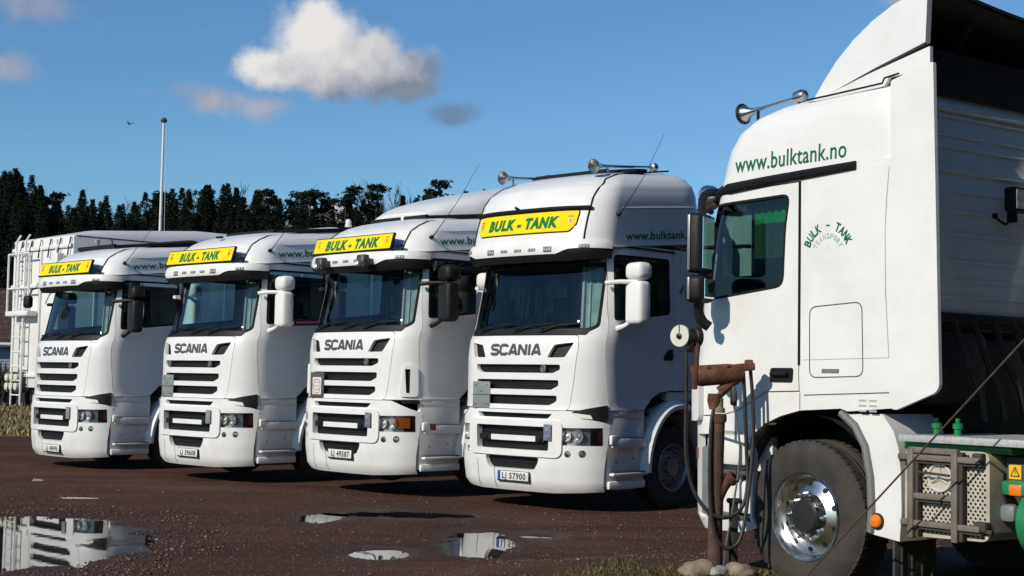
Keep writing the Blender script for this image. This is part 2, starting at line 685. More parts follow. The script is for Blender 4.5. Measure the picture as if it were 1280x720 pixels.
def wheel_parts(par, loc, side, r=0.52, w=0.29, rim=STEEL, rimkey='s', tyrekey='t', hub=None):
    """wheel as tyre + rim (thing > wheel tyre > rim); axis along y, outer face towards side"""
    def tyre(mb):
        h = w / 2
        pr = [(0.285, -h * .86), (0.30, -h * .93), (0.36, -h), (0.44, -h * 1.02), (r - .035, -h * .93), (r - .008, -h * .8), (r, -h * .5)]
        pr += [(r, -h * .34), (r - .012, -h * .32), (r - .012, -h * .24), (r, -h * .22), (r, -.02), (r - .012, -.015), (r - .012, .015), (r, .02), (r, h * .22), (r - .012, h * .24), (r - .012, h * .32), (r, h * .34)]
        pr += [(r, h * .5), (r - .008, h * .8), (r - .035, h * .93), (0.44, h * 1.02), (0.36, h), (0.30, h * .93), (0.285, h * .86)]
        mb.lathe(pr, (0, 0, 0), (0, 1, 0), 56)
        for k in range(52):                      # shoulder tread blocks
            a = 2 * math.pi * k / 52
            for sg in (-1, 1):
                c = Vector((math.cos(a) * (r - .010), sg * h * .66, math.sin(a) * (r - .010)))
                mb.box(c, (.018, h * .36, .040), rot=Matrix.Rotation(-a, 3, 'Y'))

    def rimf(mb):
        h = w / 2
        pr = [(0.305, h * .97), (0.300, h * 1.02), (0.288, h * 1.0), (0.272, h * .80), (0.262, h * .55), (0.245, h * .47), (0.20, h * .62), (0.165, h * .74), (0.140, h * .72), (0.120, h * .70), (0.118, h * .98), (0.105, h * 1.06), (0.04, h * 1.08), (0.0, h * 1.08)]
        pr = [(a, b) for a, b in pr]
        mb.lathe([(0.285, -h * .9), (0.262, -h * .5), (0.255, h * .40)], (0, 0, 0), (0, 1, 0), 48)
        mb.lathe(pr[:10], (0, 0, 0), (0, 1, 0), 48)
        mb.lathe(pr[9:], (0, 0, 0), (0, 1, 0), 32, 1)
        for k in range(10):
            a = 2 * math.pi * (k + .5) / 10
            mb.lathe([(0.020, 0), (0.019, .004), (0.0, .004)], (math.cos(a) * .222, h * .545, math.sin(a) * .222), (math.cos(a) * .30, 1, math.sin(a) * .30), 14, 2)
            a = 2 * math.pi * k / 10
            mb.lathe([(0.019, -.01), (0.019, .018), (0.012, .026), (0.011, .046), (0.0, .048)], (math.cos(a) * .150, h * .72, math.sin(a) * .150), (0, 1, 0), 10, 0)
    t = part('wheel', tyrekey + '_tyre%.2f' % w, tyre, TYRE, par)
    t.location = loc
    if side < 0:
        t.rotation_euler = (0, 0, math.pi)
    rm = part('rim', rimkey + '_rim%.2f' % w, rimf, [rim, hub or rim, BLACK], t)
    return t


def ring_poly(x0, x1, z0, z1, c=0.03, k=3):
    """rounded rectangle in 2-D"""
    out = []
    for (cx, cz, a0) in ((x1 - c, z1 - c, 0), (x0 + c, z1 - c, 90), (x0 + c, z0 + c, 180), (x1 - c, z0 + c, 270)):
        for i in range(k + 1):
            a = R_(a0 + 90 * i / k)
            out.append((cx + c * math.cos(a), cz + c * math.sin(a)))
    return out


def round_poly(P, c=0.03, k=3):
    """round the corners of a 2-D polygon"""
    out = []
    n = len(P)
    for i in range(n):
        p = Vector(P[i]); a = Vector(P[i - 1]); b = Vector(P[(i + 1) % n])
        da, db = a - p, b - p
        t = min(c, da.length * .45, db.length * .45)
        q0, q1 = p + da.normalized() * t, p + db.normalized() * t
        for j in range(k + 1):
            u = j / k
            out.append(tuple(q0 * (1 - u) ** 2 + p * 2 * u * (1 - u) + q1 * u * u))
    return out


def grow(P, d):
    """offset a 2-D polygon outward by d"""
    n = len(P)
    area = sum(P[i][0] * P[(i + 1) % n][1] - P[(i + 1) % n][0] * P[i][1] for i in range(n))
    sg = 1 if area > 0 else -1
    out = []
    for i in range(n):
        a, p, b = (Vector(P[j]) for j in (i - 1, i, (i + 1) % n))
        e1, e2 = (p - a), (b - p)
        if e1.length < 1e-9 or e2.length < 1e-9:
            out.append(tuple(p)); continue
        e1.normalize(); e2.normalize()
        n1, n2 = Vector((e1.y, -e1.x)) * sg, Vector((e2.y, -e2.x)) * sg
        nn = n1 + n2
        if nn.length < 1e-6:
            nn = n1
        nn.normalize()
        out.append(tuple(p + nn * d / max(.5, nn.dot(n1))))
    return out
# ------------------------------------------------------------------ the four lorries of the row
CC = Chart([(.22, -.10, 1.16, .6), (.32, -.03, 1.22, .62), (.55, 0, 1.235, .62), (1.1, 0, 1.235, .6), (1.24, -.01, 1.225, .6), (1.3, -.02, 1.21, .58),
            (1.9, -.02, 1.2, .56), (2.1, -.05, 1.2, .55), (2.2, -.11, 1.2, .54), (2.3, -.16, 1.2, .53), (3.1, -.35, 1.165, .46), (3.36, -.41, 1.16, .45)])
RH = Chart([(3.255, -.18, 1.178, .5), (3.30, -.195, 1.165, .5), (3.4, -.235, 1.15, .5), (3.54, -.31, 1.12, .5), (3.62, -.42, 1.06, .5), (3.67, -.53, .98, .48),
            (3.71, -.68, .85, .45), (3.74, -.9, .6, .35)], shear=.10)
RT = Chart([(3.255, -0.06, 1.178, .5), (3.29, -0.07, 1.172, .5), (3.43, -0.09, 1.165, .5), (3.6, -0.13, 1.155, .5), (3.88, -0.22, 1.13, .5), (4.02, -0.32, 1.09, .48), (4.11, -0.46, 1.02, .46),
            (4.18, -0.64, .92, .42), (4.22, -0.85, .78, .38), (4.24, -1.06, .5, .3)], shear=.10)
F, G = CC.F, CC.G


class ShiftZ:
    """a chart moved up by dz"""
    def __init__(s, c, dz):
        s.c0, s.dz = c, dz
        s.F, s.G = c.F, c.G

    def map(s, sv, z, off=0.0):
        return s.c0.map(sv, z, off) + Vector((0, 0, s.dz))


def mir(P):
    return [(-a, b) for a, b in P[::-1]]


HOOD = round_poly([F(-.84, 1.25), F(.84, 1.25), F(.89, 1.6), F(.93, 2.02), F(.91, 2.16), F(-.91, 2.16), F(-.93, 2.02), F(-.89, 1.6)], .05)
DOOR = [G(-.455, 1.262), G(-1.10, 1.262), G(-1.28, 1.42), G(-1.46, 1.49), G(-1.72, 1.51), G(-1.72, 2.0), G(-1.72, 2.6), G(-1.72, 3.25), G(-.57, 3.25), G(-.535, 2.9), G(-.49, 2.5), G(-.47, 2.2)]
SWIN = round_poly([G(-.555, 2.345), G(-1.65, 2.47), G(-1.66, 3.185), G(-.62, 3.175)], .06)
WIND = round_poly([F(-1.085, 2.27), F(-1.0, 2.205), F(1.0, 2.205), F(1.085, 2.27), F(1.06, 3.13), F(-1.06, 3.13)], .04)


def slot(y0, y1, z0, z1, d=.10):
    return round_poly([F(y0 + d, z0), F(y1 - d, z0), F(y1, z0 + (z1 - z0) * .42), F(y1, z1), F(y0, z1), F(y0, z0 + (z1 - z0) * .42)], .018, 2)


INTK = round_poly([F(.53, 1.885), F(.78, 1.89), F(.88, 2.08), F(.62, 2.045)], .03)
HL = round_poly([F(.735, .82), G(-.375, .82), G(-.365, 1.04), F(.735, 1.03)], .015, 2)


def truck(opts, label):
    px, py, yaw, dz = opts['pos']
    a = R_(yaw)
    h = Vector((-math.sin(a), -math.cos(a), 0))
    l = Vector((math.cos(a), -math.sin(a), 0))
    root = thing('lorry', label, 'lorry', Vector((px, py, dz)) + l * .03, math.atan2(h.y, h.x), 'white lorries parked side by side')
    top = opts['roof']          # 'high' or 'top'
    RC = RT if top == 'top' else RH
    old = opts.get('corner') == 'slot'
    white_m = opts['mirror'] == 'white'
    vx = -.03

    # cab skin
    def cab(mb):
        bot = [G(-2.25, 1.5), G(-1.5, 1.5), G(-1.28, 1.43), G(-1.1, 1.25), G(-.45, 1.25), F(1.1, 1.25)]
        outer = bot + mir(bot) + [G(-2.25, 2.2, -1), G(-2.25, 3.31, -1), (0, 3.31), G(-2.25, 3.31), G(-2.25, 2.2)]
        holes = [grow(HOOD, .007), grow(DOOR, .007), mir(grow(DOOR, .007)), WIND]
        if old:
            sl = round_poly([F(1.085, 1.34), F(1.115, 1.34), F(1.115, 1.66), F(1.07, 1.66)], .01)
            holes += [sl, mir(sl)]
        mb.panel(CC.map, outer, holes, 0, .045)
        mb.box((-2.24, 0, 2.2), (.03, 2.36, 1.8))
        mb.box((-1.5, 0, 1.36), (1.5, 2.2, .06), 1)
    part('cab', 'cab' + str(old), cab, [WHITE, BLACK], root)

    def hood(mb):
        holes = [slot(-.72, .72, 1.695, 1.80), slot(-.70, .70, 1.49, 1.61), slot(-.68, .68, 1.30, 1.42), INTK, mir(INTK)]
        mb.panel(CC.map, HOOD, holes, 0.0, .05, step=.06)
    hd = part('hood', None, hood, WHITE, root)

    def grille(mb):
        mb.panel(CC.map, [F(-1.0, .3), F(1.0, .3), F(1.0, 2.1), F(-1.0, 2.1)], (), -.062, .02, step=.12)
        for z in np.arange(.55, 1.85, .03):
            mb.panel(CC.map, [F(-.7, z), F(.7, z), F(.7, z + .008), F(-.7, z + .008)], (), -.05, 0, step=.2)
    part('grille', None, grille, BLACK, root)

    def letters(mb):
        stroke_text(mb, 'SCANIA', .86, .135, lambda u, v: CC.map(u - .43, 1.915 + v, .006), .038)
    part('lettering', None, letters, BADGE, root)

    for y in opts.get('badge', (.47,)):
        def badge(mb, y=y):
            p = CC.map(*F(y, 1.75), -.012)
            mb.lathe([(.046, -.01), (.046, .006), (.038, .009), (.030, .006), (0, .006)], p, (1, .05, 0), 20)
        part('emblem', 'badge%.2f' % y, badge, pmat('worn_emblem', (.12, .12, .125), .5, metal=.3, var=.5, vscale=60), root)

    # bumper
    def bumper(mb):
        outer = [G(-.45, .27, -1), F(-.6, .235), F(.6, .235), G(-.45, .27), G(-.45, 1.08), G(-.3, 1.13), F(.93, 1.235), F(-.93, 1.235), G(-.3, 1.13, -1), G(-.45, 1.08, -1)]
        fr = round_poly([F(-.61, .745), F(.61, .745), F(.62, 1.037), F(-.62, 1.037)], .03)
        low = round_poly([F(-.38, .50), F(.38, .50), F(.44, .58), F(.46, .655), F(-.46, .655), F(-.44, .58)], .04)
        tops = round_poly([F(-.58, 1.135), F(.58, 1.135), F(.64, 1.195), F(-.64, 1.195)], .02)
        fogs = []
        for y, z, r in ((.85, .715, .042), (1.01, .722, .046)):
            c = F(y, z)
            q = [(c[0] + r * math.cos(t), c[1] + r * math.sin(t)) for t in np.linspace(0, 2 * math.pi, 15)[:-1]]
            fogs += [q, mir(q[::-1])[::-1]]
        mb.panel(CC.map, outer, [fr, low, tops, HL, mir(HL)] + fogs, .012, .06, step=.06)
        ro = round_poly([F(-.78, .665), F(.78, .665), F(.79, 1.112), F(-.79, 1.112)], .10, 5)
        mb.panel(CC.map, ro, [fr], .035, .035, step=.06)
        mb.panel(CC.map, round_poly([F(-.36, .85), F(.40, .85), F(.40, .917), F(-.36, .917)], .01), (), .012, .04)
        for t in (-.62, -.30):      # lower skirt seams
            mb.panel(CC.map, [F(t, .25), F(t + .008, .25), F(t + .008, .60), F(t, .60)], (), .0135, 0, mi=1)
    bp = part('bumper', None, bumper, [WHITE2, SEAL], root)

    for y0, y1 in ((-.60, -.36), (.40, .52)):
        def barends(mb, y0=y0, y1=y1):
            mb.panel(CC.map, [F(y0, .845), F(y1, .845), F(y1, .92), F(y0, .92)], (), .0, .05)
            mb.lathe([(.03, 0), (.03, .02), (0, .022)], CC.map(*F((y0 + y1) / 2, .882), .0), (1, 0, 0), 14)
        part('tow_cap', 'tow%.2f' % y0, barends, BLACK, bp)

    for sd in (1, -1):
        def headl(mb, sd=sd):
            P = HL if sd > 0 else mir(HL)
            mb.panel(CC.map, grow(P, .006), (), -.055, .0, mi=0)
            for y, r in ((.83, .070), (.965, .085)):
                c = CC.map(*F(y * sd, .935), -.05)
                mb.lathe([(r, .035), (r * .96, .03), (r * .7, .010), (r * .35, .0), (r * .3, .02), (0, .028)], c, (1, .12 * sd, 0), 22, 1)
            q = [F(.725, .845), F(.765, .845), F(.765, 1.02), F(.725, 1.02)]
            e = [G(-.245, .83), G(-.37, .83), G(-.36, 1.035), G(-.245, 1.035)]
            mb.panel(CC.map, e if sd > 0 else mir(e), (), -.03, .02, mi=2)
            e = [G(-.315, .86), G(-.362, .86), G(-.352, 1.015), G(-.315, 1.015)]
            if old:
                e = [G(-.17, .87), G(-.31, .87), G(-.31, 1.01), G(-.17, 1.01)]
            mb.panel(CC.map, e if sd > 0 else mir(e), (), -.012, .015, mi=3)
        hp = part('headlight', 'hl%d%s' % (sd, old), headl, [HLBACK, HLCUP, BLACK, AMBER if old else REDP], root)

        def lens(mb, sd=sd):
            mb.panel(CC.map, HL if sd > 0 else mir(HL), (), .006, 0)
        part('lens', 'lens%d' % sd, lens, GLASS2, hp)
        for y, r, k in ((.85, .042, 0), (1.01, .046, 1)):
            def fog(mb, y=y, r=r, sd=sd):
                c = CC.map(*F(y * sd, .72), -.03)
                n = CC.map(*F(y * sd, .72), .05) - c
                mb.lathe([(r, .02), (r * .9, .015), (r * .5, 0), (0, .002)], c, n, 18)
                mb.lathe([(r, .03), (r * .93, .034), (r * .5, .040), (0, .042)], c, n, 18, 1)
            part('fog_light', 'fog%d%d' % (sd, k), fog, [CHROME, GLASS2], root)

    # air duct below the cab corner
    if not old:
        for sd in (1, -1):
            def duct(mb, sd=sd):
                e = round_poly([F(.88, 1.225), F(1.0, 1.15), G(-.36, 1.11), G(-.43, 1.14), G(-.43, 1.315), G(-.25, 1.275)], .012, 2)
                mb.panel(CC.map, e if sd > 0 else mir(e), (), .004 + .012, .02)
            dp = part('air_duct', 'duct%d' % sd, duct, BLACK, root)

            def ductlip(mb, sd=sd):
                e = round_poly([F(.89, 1.215), F(1.0, 1.15), F(1.10, 1.14), F(1.08, 1.19)], .01, 2)
                mb.panel(CC.map, e if sd > 0 else mir(e), (), .026, .012)
            part('duct_lip', 'dlip%d' % sd, ductlip, WHITE, dp)
    else:
        for sd in (1, -1):
            def bulge(mb, sd=sd):
                e = round_poly([F(1.02, 1.285), G(-.40, 1.285), G(-.40, 1.66), G(-.33, 1.72), F(1.06, 1.72)], .06, 4)
                s2 = round_poly([F(1.085, 1.34), F(1.115, 1.34), F(1.115, 1.66), F(1.07, 1.66)], .01)
                mb.panel(CC.map, e if sd > 0 else mir(e), [s2 if sd > 0 else mir(s2)], .028, .03)
                e = round_poly([F(1.05, 1.20), G(-.42, 1.20), G(-.42, 1.25), F(1.05, 1.25)], .02, 2)
                mb.panel(CC.map, e if sd > 0 else mir(e), (), .015, .02, mi=1)
                mb.panel(CC.map, s2 if sd > 0 else mir(s2), (), -.01, 0, mi=1)
            part('corner_panel', 'bulge%d' % sd, bulge, [WHITE, BLACK], root)

    # number plate
    pz, py_, tx = opts['plate']

    def plate(mb):
        c = CC.map(*F(py_, pz), .03)
        mb.box(c, (.012, .55, .135), 1, .006)
        mb.box(c + Vector((.008, 0, .006)), (.006, .52, .11), 0, .002)
        if opts.get('blue'):
            mb.box(c + Vector((.0105, -.24, .006)), (.004, .045, .106), 2)
        put_text(mb, tx, .40, .075, lambda u, v: c + Vector((.0118, u - .185, v - .031)), mi=1, bold=.03, size=1, space=1.15)
    part('number_plate', 'plate' + tx, plate, [PLATE, INK, PLATEB], root)

    # boards and stickers on the grille
    bd = opts.get('board')
    if bd == 'blank':
        def board(mb):
            c = CC.map(*F(-.575, 1.41), .022)
            mb.box(c, (.012, .31, .335), 0, .004)
            mb.box(c + Vector((.008, 0, .0)), (.004, .30, .006), 1)
            for y, z in ((-.1, .12), (.1, .12), (-.1, -.12), (.1, -.12), (0, .04)):
                mb.lathe([(.009, 0), (.008, .006), (0, .007)], c + Vector((.006, y, z)), (1, 0, 0), 8, 1)
        part('folded_hazard_board', None, board, [BOARDM, INK], root)
    elif bd == 'print':
        def board(mb):
            c = CC.map(*F(-.56, 1.42), .022)
            mb.box(c, (.012, .31, .36), 0, .004)
            mb.box(c + Vector((.008, 0, -.01)), (.004, .20, .24), 1)
            t = [(-.07, .06), (-.05, .09), (.05, .09), (.07, .06), (.075, -.02), (.05, -.10), (-.05, -.10), (-.075, -.02)]
            for i in range(8):
                a_, b_ = t[i], t[(i + 1) % 8]
                mb.tube([c + Vector((.0105, a_[0], a_[1] - .01)), c + Vector((.0105, b_[0], b_[1] - .01))], .007, 5, 2)
            for zz in (.05, .0, -.05):
                mb.box(c + Vector((.0105, 0, zz - .01)), (.004, .10, .012), 2)
        part('framed_print', None, board, [BADGE, PLATE, PINK], root)

    def bsticker(mb):
        c = CC.map(*F(opts.get('sticker', .60), .97), .045)
        mb.box(c, (.008, .12, .20), 0, .003)
        if top == 'top' or old:
            mb.box(c + Vector((.006, 0, .04)), (.003, .07, .05), 1, .0)
            mb.box(c + Vector((.006, 0, -.04)), (.003, .06, .03), 1, .0)
    part('bumper_sticker', 'bst%s%s' % (top, old), bsticker, [BLUEG if (top == 'top' or old) else BOARDM, BOARDM], root)

    # windscreen
    def seal(mb):
        inn = round_poly([F(-1.055, 2.30), F(-.98, 2.255), F(.98, 2.255), F(1.055, 2.30), F(1.03, 3.09), F(-1.03, 3.09)], .05, 4)
        mb.panel(CC.map, WIND, [inn], -.006, .012)
    part('windscreen_seal', None, seal, SEAL, root)

    def wind(mb):
        mb.panel(CC.map, grow(WIND, -.01), (), -.012, 0)
    wsn = part('windscreen', None, wind, GLASS, root)

    for y0, y1 in ((-.75, -.12), (-.1, .55), (.35, .88)):
        def wiper(mb, y0=y0, y1=y1):
            mb.tube([CC.map(*F(y0, 2.235), .03), CC.map(*F((y0 + y1) / 2, 2.275), .035), CC.map(*F(y1, 2.30), .03)], .012, 6)
            mb.tube([CC.map(*F(y0, 2.19), .02), CC.map(*F((y0 + y1) / 2, 2.27), .045)], .012, 6)
        part('wiper', 'wiper%.2f' % y0, wiper, BLACK, root)

    def cowl(mb):
        mb.panel(CC.map, [F(-.98, 2.165), F(.98, 2.165), F(1.02, 2.24), F(-1.02, 2.24)], (), .004, .03)
    part('cowl', None, cowl, BLACK, root)

    # doors with windows
    for sd in (1, -1):
        def door(mb, sd=sd):
            mb.panel(CC.map, DOOR if sd > 0 else mir(DOOR), [SWIN if sd > 0 else mir(SWIN)], 0, .04)
        dr = part('door', 'door%d' % sd, door, WHITE, root)

        def swin(mb, sd=sd):
            P = SWIN if sd > 0 else mir(SWIN)
            mb.panel(CC.map, grow(P, .01), (), -.02, 0)
        part('side_window', 'swin%d' % sd, swin, GLASS, dr)

        def sframe(mb, sd=sd):
            P = SWIN if sd > 0 else mir(SWIN)
            mb.panel(CC.map, grow(P, .004), [grow(P, -.03)], -.004, .016)
        part('window_seal', 'sseal%d' % sd, sframe, SEAL, dr)

        def handle(mb, sd=sd):
            e = round_poly([G(-1.50, 1.885), G(-1.70, 1.885), G(-1.70, 2.03), G(-1.60, 2.02), G(-1.53, 1.95)], .025, 3)
            mb.panel(CC.map, e if sd > 0 else mir(e), (), .006, .01)
            mb.tube([CC.map(*G(-1.55, 1.93, sd), .03), CC.map(*G(-1.69, 1.95, sd), .03)], .012, 6)
        part('handle', 'dh%d' % sd, handle, BLACK, dr)
    if opts.get('decal'):
        def decal(mb):
            for k, (x0, x1, z) in enumerate(((-.92, -1.62, 2.40), (-1.0, -1.60, 2.345), (-.80, -1.1, 2.335))):
                e = [G(x0, z), G(x0 - .12, z + .045), G(x1, z + .075), G(x1, z + .03)]
                mb.panel(CC.map, e, (), .004, 0)
        part('door_decal', None, decal, REDDEC, root)

    # roof
    def roof(mb):
        zs = list(RC.L[:, 0])
        zz = []
        for i in range(len(zs) - 1):
            for t in (0, .33, .66):
                zz.append(zs[i] + (zs[i + 1] - zs[i]) * t)
        zz.append(zs[-1])
        wmax = 1.17
        rings = []
        for z in zz:
            w = RC.q(z)[1]
            rings.append(RC.ring(z, 26, -2.32, (wmax - w) * .75))
        loft(mb, rings, True, 0, .012)
    rf = part('roof', 'roof' + top, roof, WHITE, root, sharp=50)

    for sd in (1, -1):
        def seam(mb, sd=sd):
            P = []
            for z in np.linspace(3.24, RC.L[-3, 0], 16):
                xc, w, D, x, y, a = RC.q(z)
                if w > .915:
                    P.append(RC.map(*RC.F(sd * (.95 if top == 'top' and w > 1.03 else .90 if w > 1 else .885), z), .004))
            x_end = -2.0
            lz = P[-1]
            P += [Vector((lz.x + (x_end - lz.x) * t, sd * (.885 - .02 * t), lz.z + .030 * t * 2 + .1 * max(0, (-.5 - (lz.x + (x_end - lz.x) * t))) - .1 * max(0, -.5 - lz.x))) for t in (.3, .6, 1)]
            mb.tube(P, .011, 6)
        part('roof_seam', 'rseam%d' % sd + top, seam, SEAL, root)

    for sd in (1, -1):
        def crease(mb, sd=sd):
            zc = 3.52 if top == 'high' else 3.74
            mb.tube([RC.map(*RC.G(x, zc, sd), .0) for x in (-.72, -1.0, -1.5, -2.0, -2.2)], [.004, .010, .010, .010, .006], 6)
        part('roof_crease', 'crease%d' % sd + top, crease, WHITE, root)

    for sd in (1, -1):
        def gutter(mb, sd=sd):
            e = [G(-.50, 3.268), G(-1.76, 3.268), G(-1.76, 3.288), G(-.50, 3.288)]
            mb.panel(CC.map, e if sd > 0 else mir(e), (), .012, .02)
        part('roof_gutter', 'rgut%d' % sd, gutter, SEAL, root)

    def web(mb):
        put_text(mb, 'www.bulktank.no', 1.47, .105, lambda u, v: RC.map(*RC.G(-.76 - u, 3.335 + v), .003), size=1, res=3, bold=.018, space=1.05)
    part('web_address', 'web' + top, web, WGREEN, root)

    # visor with lamps
    VC = Chart([(2.97, vx - .07, 1.16, .5), (3.10, vx, 1.20, .5), (3.22, vx - .01, 1.20, .5), (3.25, vx - .05, 1.19, .5)])
    if top == 'top':
        VC = ShiftZ(VC, .09)

    ve = .44 if top == 'top' else .52

    def visor(mb):
        o = [VC.F(-1.19, 3.12), VC.F(-.95, 3.12), VC.F(-.80, 3.08), VC.F(.62, 3.08), VC.F(.80, 3.13), VC.F(.95, 3.14), VC.G(vx - ve, 3.14), VC.G(vx - ve, 3.225), VC.G(vx - .3, 3.24), VC.G(vx - .3, 3.24, -1), VC.G(vx - ve, 3.225, -1), VC.G(vx - ve, 3.14, -1)]
        o = [o[k] for k in range(1, len(o))]
        mb.panel(VC.map, o, (), .012, .17, back=True)
    vs = part('sun_visor', 'visor' + top, visor, WHITE, root)

    def visb(mb):
        o = [VC.G(vx - ve - .03, 3.02, -1), VC.F(-.7, 2.985), VC.F(.7, 2.985), VC.G(vx - ve - .03, 3.02), VC.G(vx - ve - .03, 3.15), VC.F(.9, 3.14), VC.F(-.9, 3.13), VC.G(vx - ve - .03, 3.15, -1)]
        mb.panel(VC.map, o, (), .0, .14, back=True)
    part('visor_edge', 'visb' + top, visb, BLACK, vs)
    for k, (y, w_, h_) in enumerate(((-.47, .125, .062), (.51, .125, .062), (-.22, .12, .034), (.02, .12, .034), (.26, .12, .034), (.985, .13, .040), (-.985, .13, .040))):
        if old and k < 2:
            continue

        def vlamp(mb, y=y, w_=w_, h_=h_):
            z = 3.135 if w_ < .13 else 3.165
            c = VC.F(y, z)
            mb.panel(VC.map, ring_poly(c[0] - w_ / 2, c[0] + w_ / 2, z - h_ / 2, z + h_ / 2, .008, 2), (), .018, .03, mi=0)
            n = 3 if w_ > .1 else 2
            for i in range(n):
                u = c[0] - w_ / 2 + w_ * (i + .5) / n
                mb.panel(VC.map, ring_poly(u - w_ / n * .38, u + w_ / n * .38, z - h_ * .34, z + h_ * .34, .005, 1), (), .022, .01, mi=1)
        part('marker_lamp', 'vl%s%d' % (top, k), vlamp, [BADGE, LAMPG], vs)
    if old:
        for y in (-.42, .52):
            def spot(mb, y=y):
                c = Vector((vx + .10, y, 3.115))
                mb.box(c, (.10, .17, .17), 0, .02)
                mb.lathe([(.075, .05), (.07, .052), (.04, .03), (0, .02)], c + Vector((.01, 0, 0)), (1, 0, 0), 20, 1)
                mb.lathe([(.076, .055), (.06, .068), (.03, .076), (0, .078)], c, (1, 0, 0), 20, 2)
                mb.box(c + Vector((-.05, 0, .05)), (.08, .03, .03), 0)
            part('spotlight', 'spot%.2f' % y, spot, [BADGE, CHROME, GLASS2], root)

    # yellow sign
    if top == 'high':
        B, Tp = Vector((-.13, 0, 3.265)), Vector((-.20, 0, 3.50))
        up = (Tp - B).normalized()
        nn = Vector((up.z, 0, -up.x))
        hh = (Tp - B).length
        rt = Matrix((nn, Vector((0, 1, 0)), up)).transposed()

        def sign(mb):
            c = (B + Tp) / 2
            mb.box(c, (.036, 1.76, hh), 1, .006, rt)
            mb.box(c + nn * .0195, (.006, 1.72, hh - .035), 0, 0, rt)
            mb.box(c + Vector((-.08, .92, -.06)), (.04, .10, .03), 1)
            mb.box(c + Vector((-.08, -.92, -.06)), (.04, .10, .03), 1)
        sg = part('roof_sign', 'signh', sign, [YELLOW, SEAL], root)

        def pl(u, v):
            return B + up * (v + hh * .5) + nn * .0235 + Vector((0, u, 0))
        tw, th = (1.06, hh * .54) if not old else (1.20, hh * .58)
    else:
        def sign(mb):
            P = round_poly([RC.F(-.76, 3.445), RC.F(.76, 3.445), RC.F(.835, 3.53), RC.F(.845, 3.70), RC.F(-.845, 3.70), RC.F(-.835, 3.53)], .03)
            mb.panel(RC.map, grow(P, .012), (), .010, .01, mi=1)
            mb.panel(RC.map, P, (), .016, .006, mi=0)
            mb.tube([RC.map(*RC.F(y, 3.735), .025) for y in np.linspace(-.97, .97, 15)], .026, 8, 1)
        sg = part('roof_sign', 'signt', sign, [YELLOW, SEAL], root)

        def pl(u, v):
            return RC.map(u, 3.572 + v, .019)
        tw, th = 1.20, .135

    def stext(mb):
        put_text(mb, 'BULK - TANK', tw, th, lambda u, v: pl(u - tw / 2, v - th / 2), size=1, bold=.065, shear=.15, res=2, space=1.15)
    part('sign_lettering', 'stext%s%s' % (top, old), stext, SGREEN, sg)

    for sd in (-1, 1):
        def crest(mb, sd=sd):
            q = lambda u, v: pl(sd * .765 + u * .8, v * .8 + .005)
            for k in (-1, 0, 1):
                mb.add([q(k * .035 - .014, .055), q(k * .035 + .014, .055), q(k * .035 + .006, .085), q(k * .035 - .012, .078)], [(0, 1, 2, 3)], 0)
            mb.add([q(-.05, .045), q(.05, .045), q(.048, -.02), q(0, -.085), q(-.048, -.02)], [(0, 1, 2, 3, 4)], 1)
            mb.add([q(-.02, .02), q(.015, .03), q(.02, -.03), q(-.005, -.045)], [(0, 1, 2, 3)], 0)
        part('sign_crest', 'crest%s%d' % (top, sd), crest, [pmat('crest_olive', (.28, .25, .03), .5), pmat('crest_amber', (.80, .50, .02), .5)], sg)

    # mirrors
    for sd in (1, -1):
        def mirror(mb, sd=sd):
            y = 1.455 * sd
            dx = 0 if sd > 0 else -.32
            mb.box((-.66 + dx, y, 2.570), (.19, .31, .53), 0, .06, Matrix.Rotation(R_(-12 * sd), 3, 'Z'), 4)
            mb.box((-.67 + dx, y, 2.955), (.23, .31, .22), 0, .075, Matrix.Rotation(R_(-12 * sd), 3, 'Z'), 4)
            mb.tube([(-.44, 1.12 * sd, 2.81), (-.52 + dx, 1.28 * sd, 2.825), (-.66 + dx, 1.47 * sd, 2.825)], .028, 8)
            mb.tube([(-.60, 1.17 * sd, 2.25), (-.62 + dx, 1.28 * sd, 2.285), (-.65 + dx, 1.40 * sd, 2.36)], [.04, .03, .026], 8)
            mb.box((-.62 + dx, 1.45 * sd, 2.825), (.08, .12, .05), 0, .02)
        mr = part('mirror', 'mir%d%s' % (sd, white_m), mirror, WPLAST if white_m else BLACK, root)

        def mglass(mb, sd=sd):
            M = Matrix.Rotation(R_(-12 * sd), 3, 'Z')
            dx = 0 if sd > 0 else -.32
            mb.box(Vector((-.66 + dx, 1.455 * sd, 2.575)) + M @ Vector((-.096, 0, 0)), (.004, .25, .46), 0, 0, M)
            mb.box(Vector((-.67 + dx, 1.455 * sd, 2.945)) + M @ Vector((-.116, 0, 0)), (.004, .22, .14), 0, 0, M)
        part('mirror_glass', 'mg%d' % sd, mglass, MIRG, mr)
    if opts.get('front_mirror'):
        def fm(mb):
            mb.box((.06, -.86, 2.83), (.12, .20, .22), 0, .055, None, 4)
            mb.tube([(.03, -.86, 2.95), (-.02, -.88, 3.05), (-.12, -.9, 3.08)], .015, 6)
        part('front_mirror', None, fm, BLACK, root)

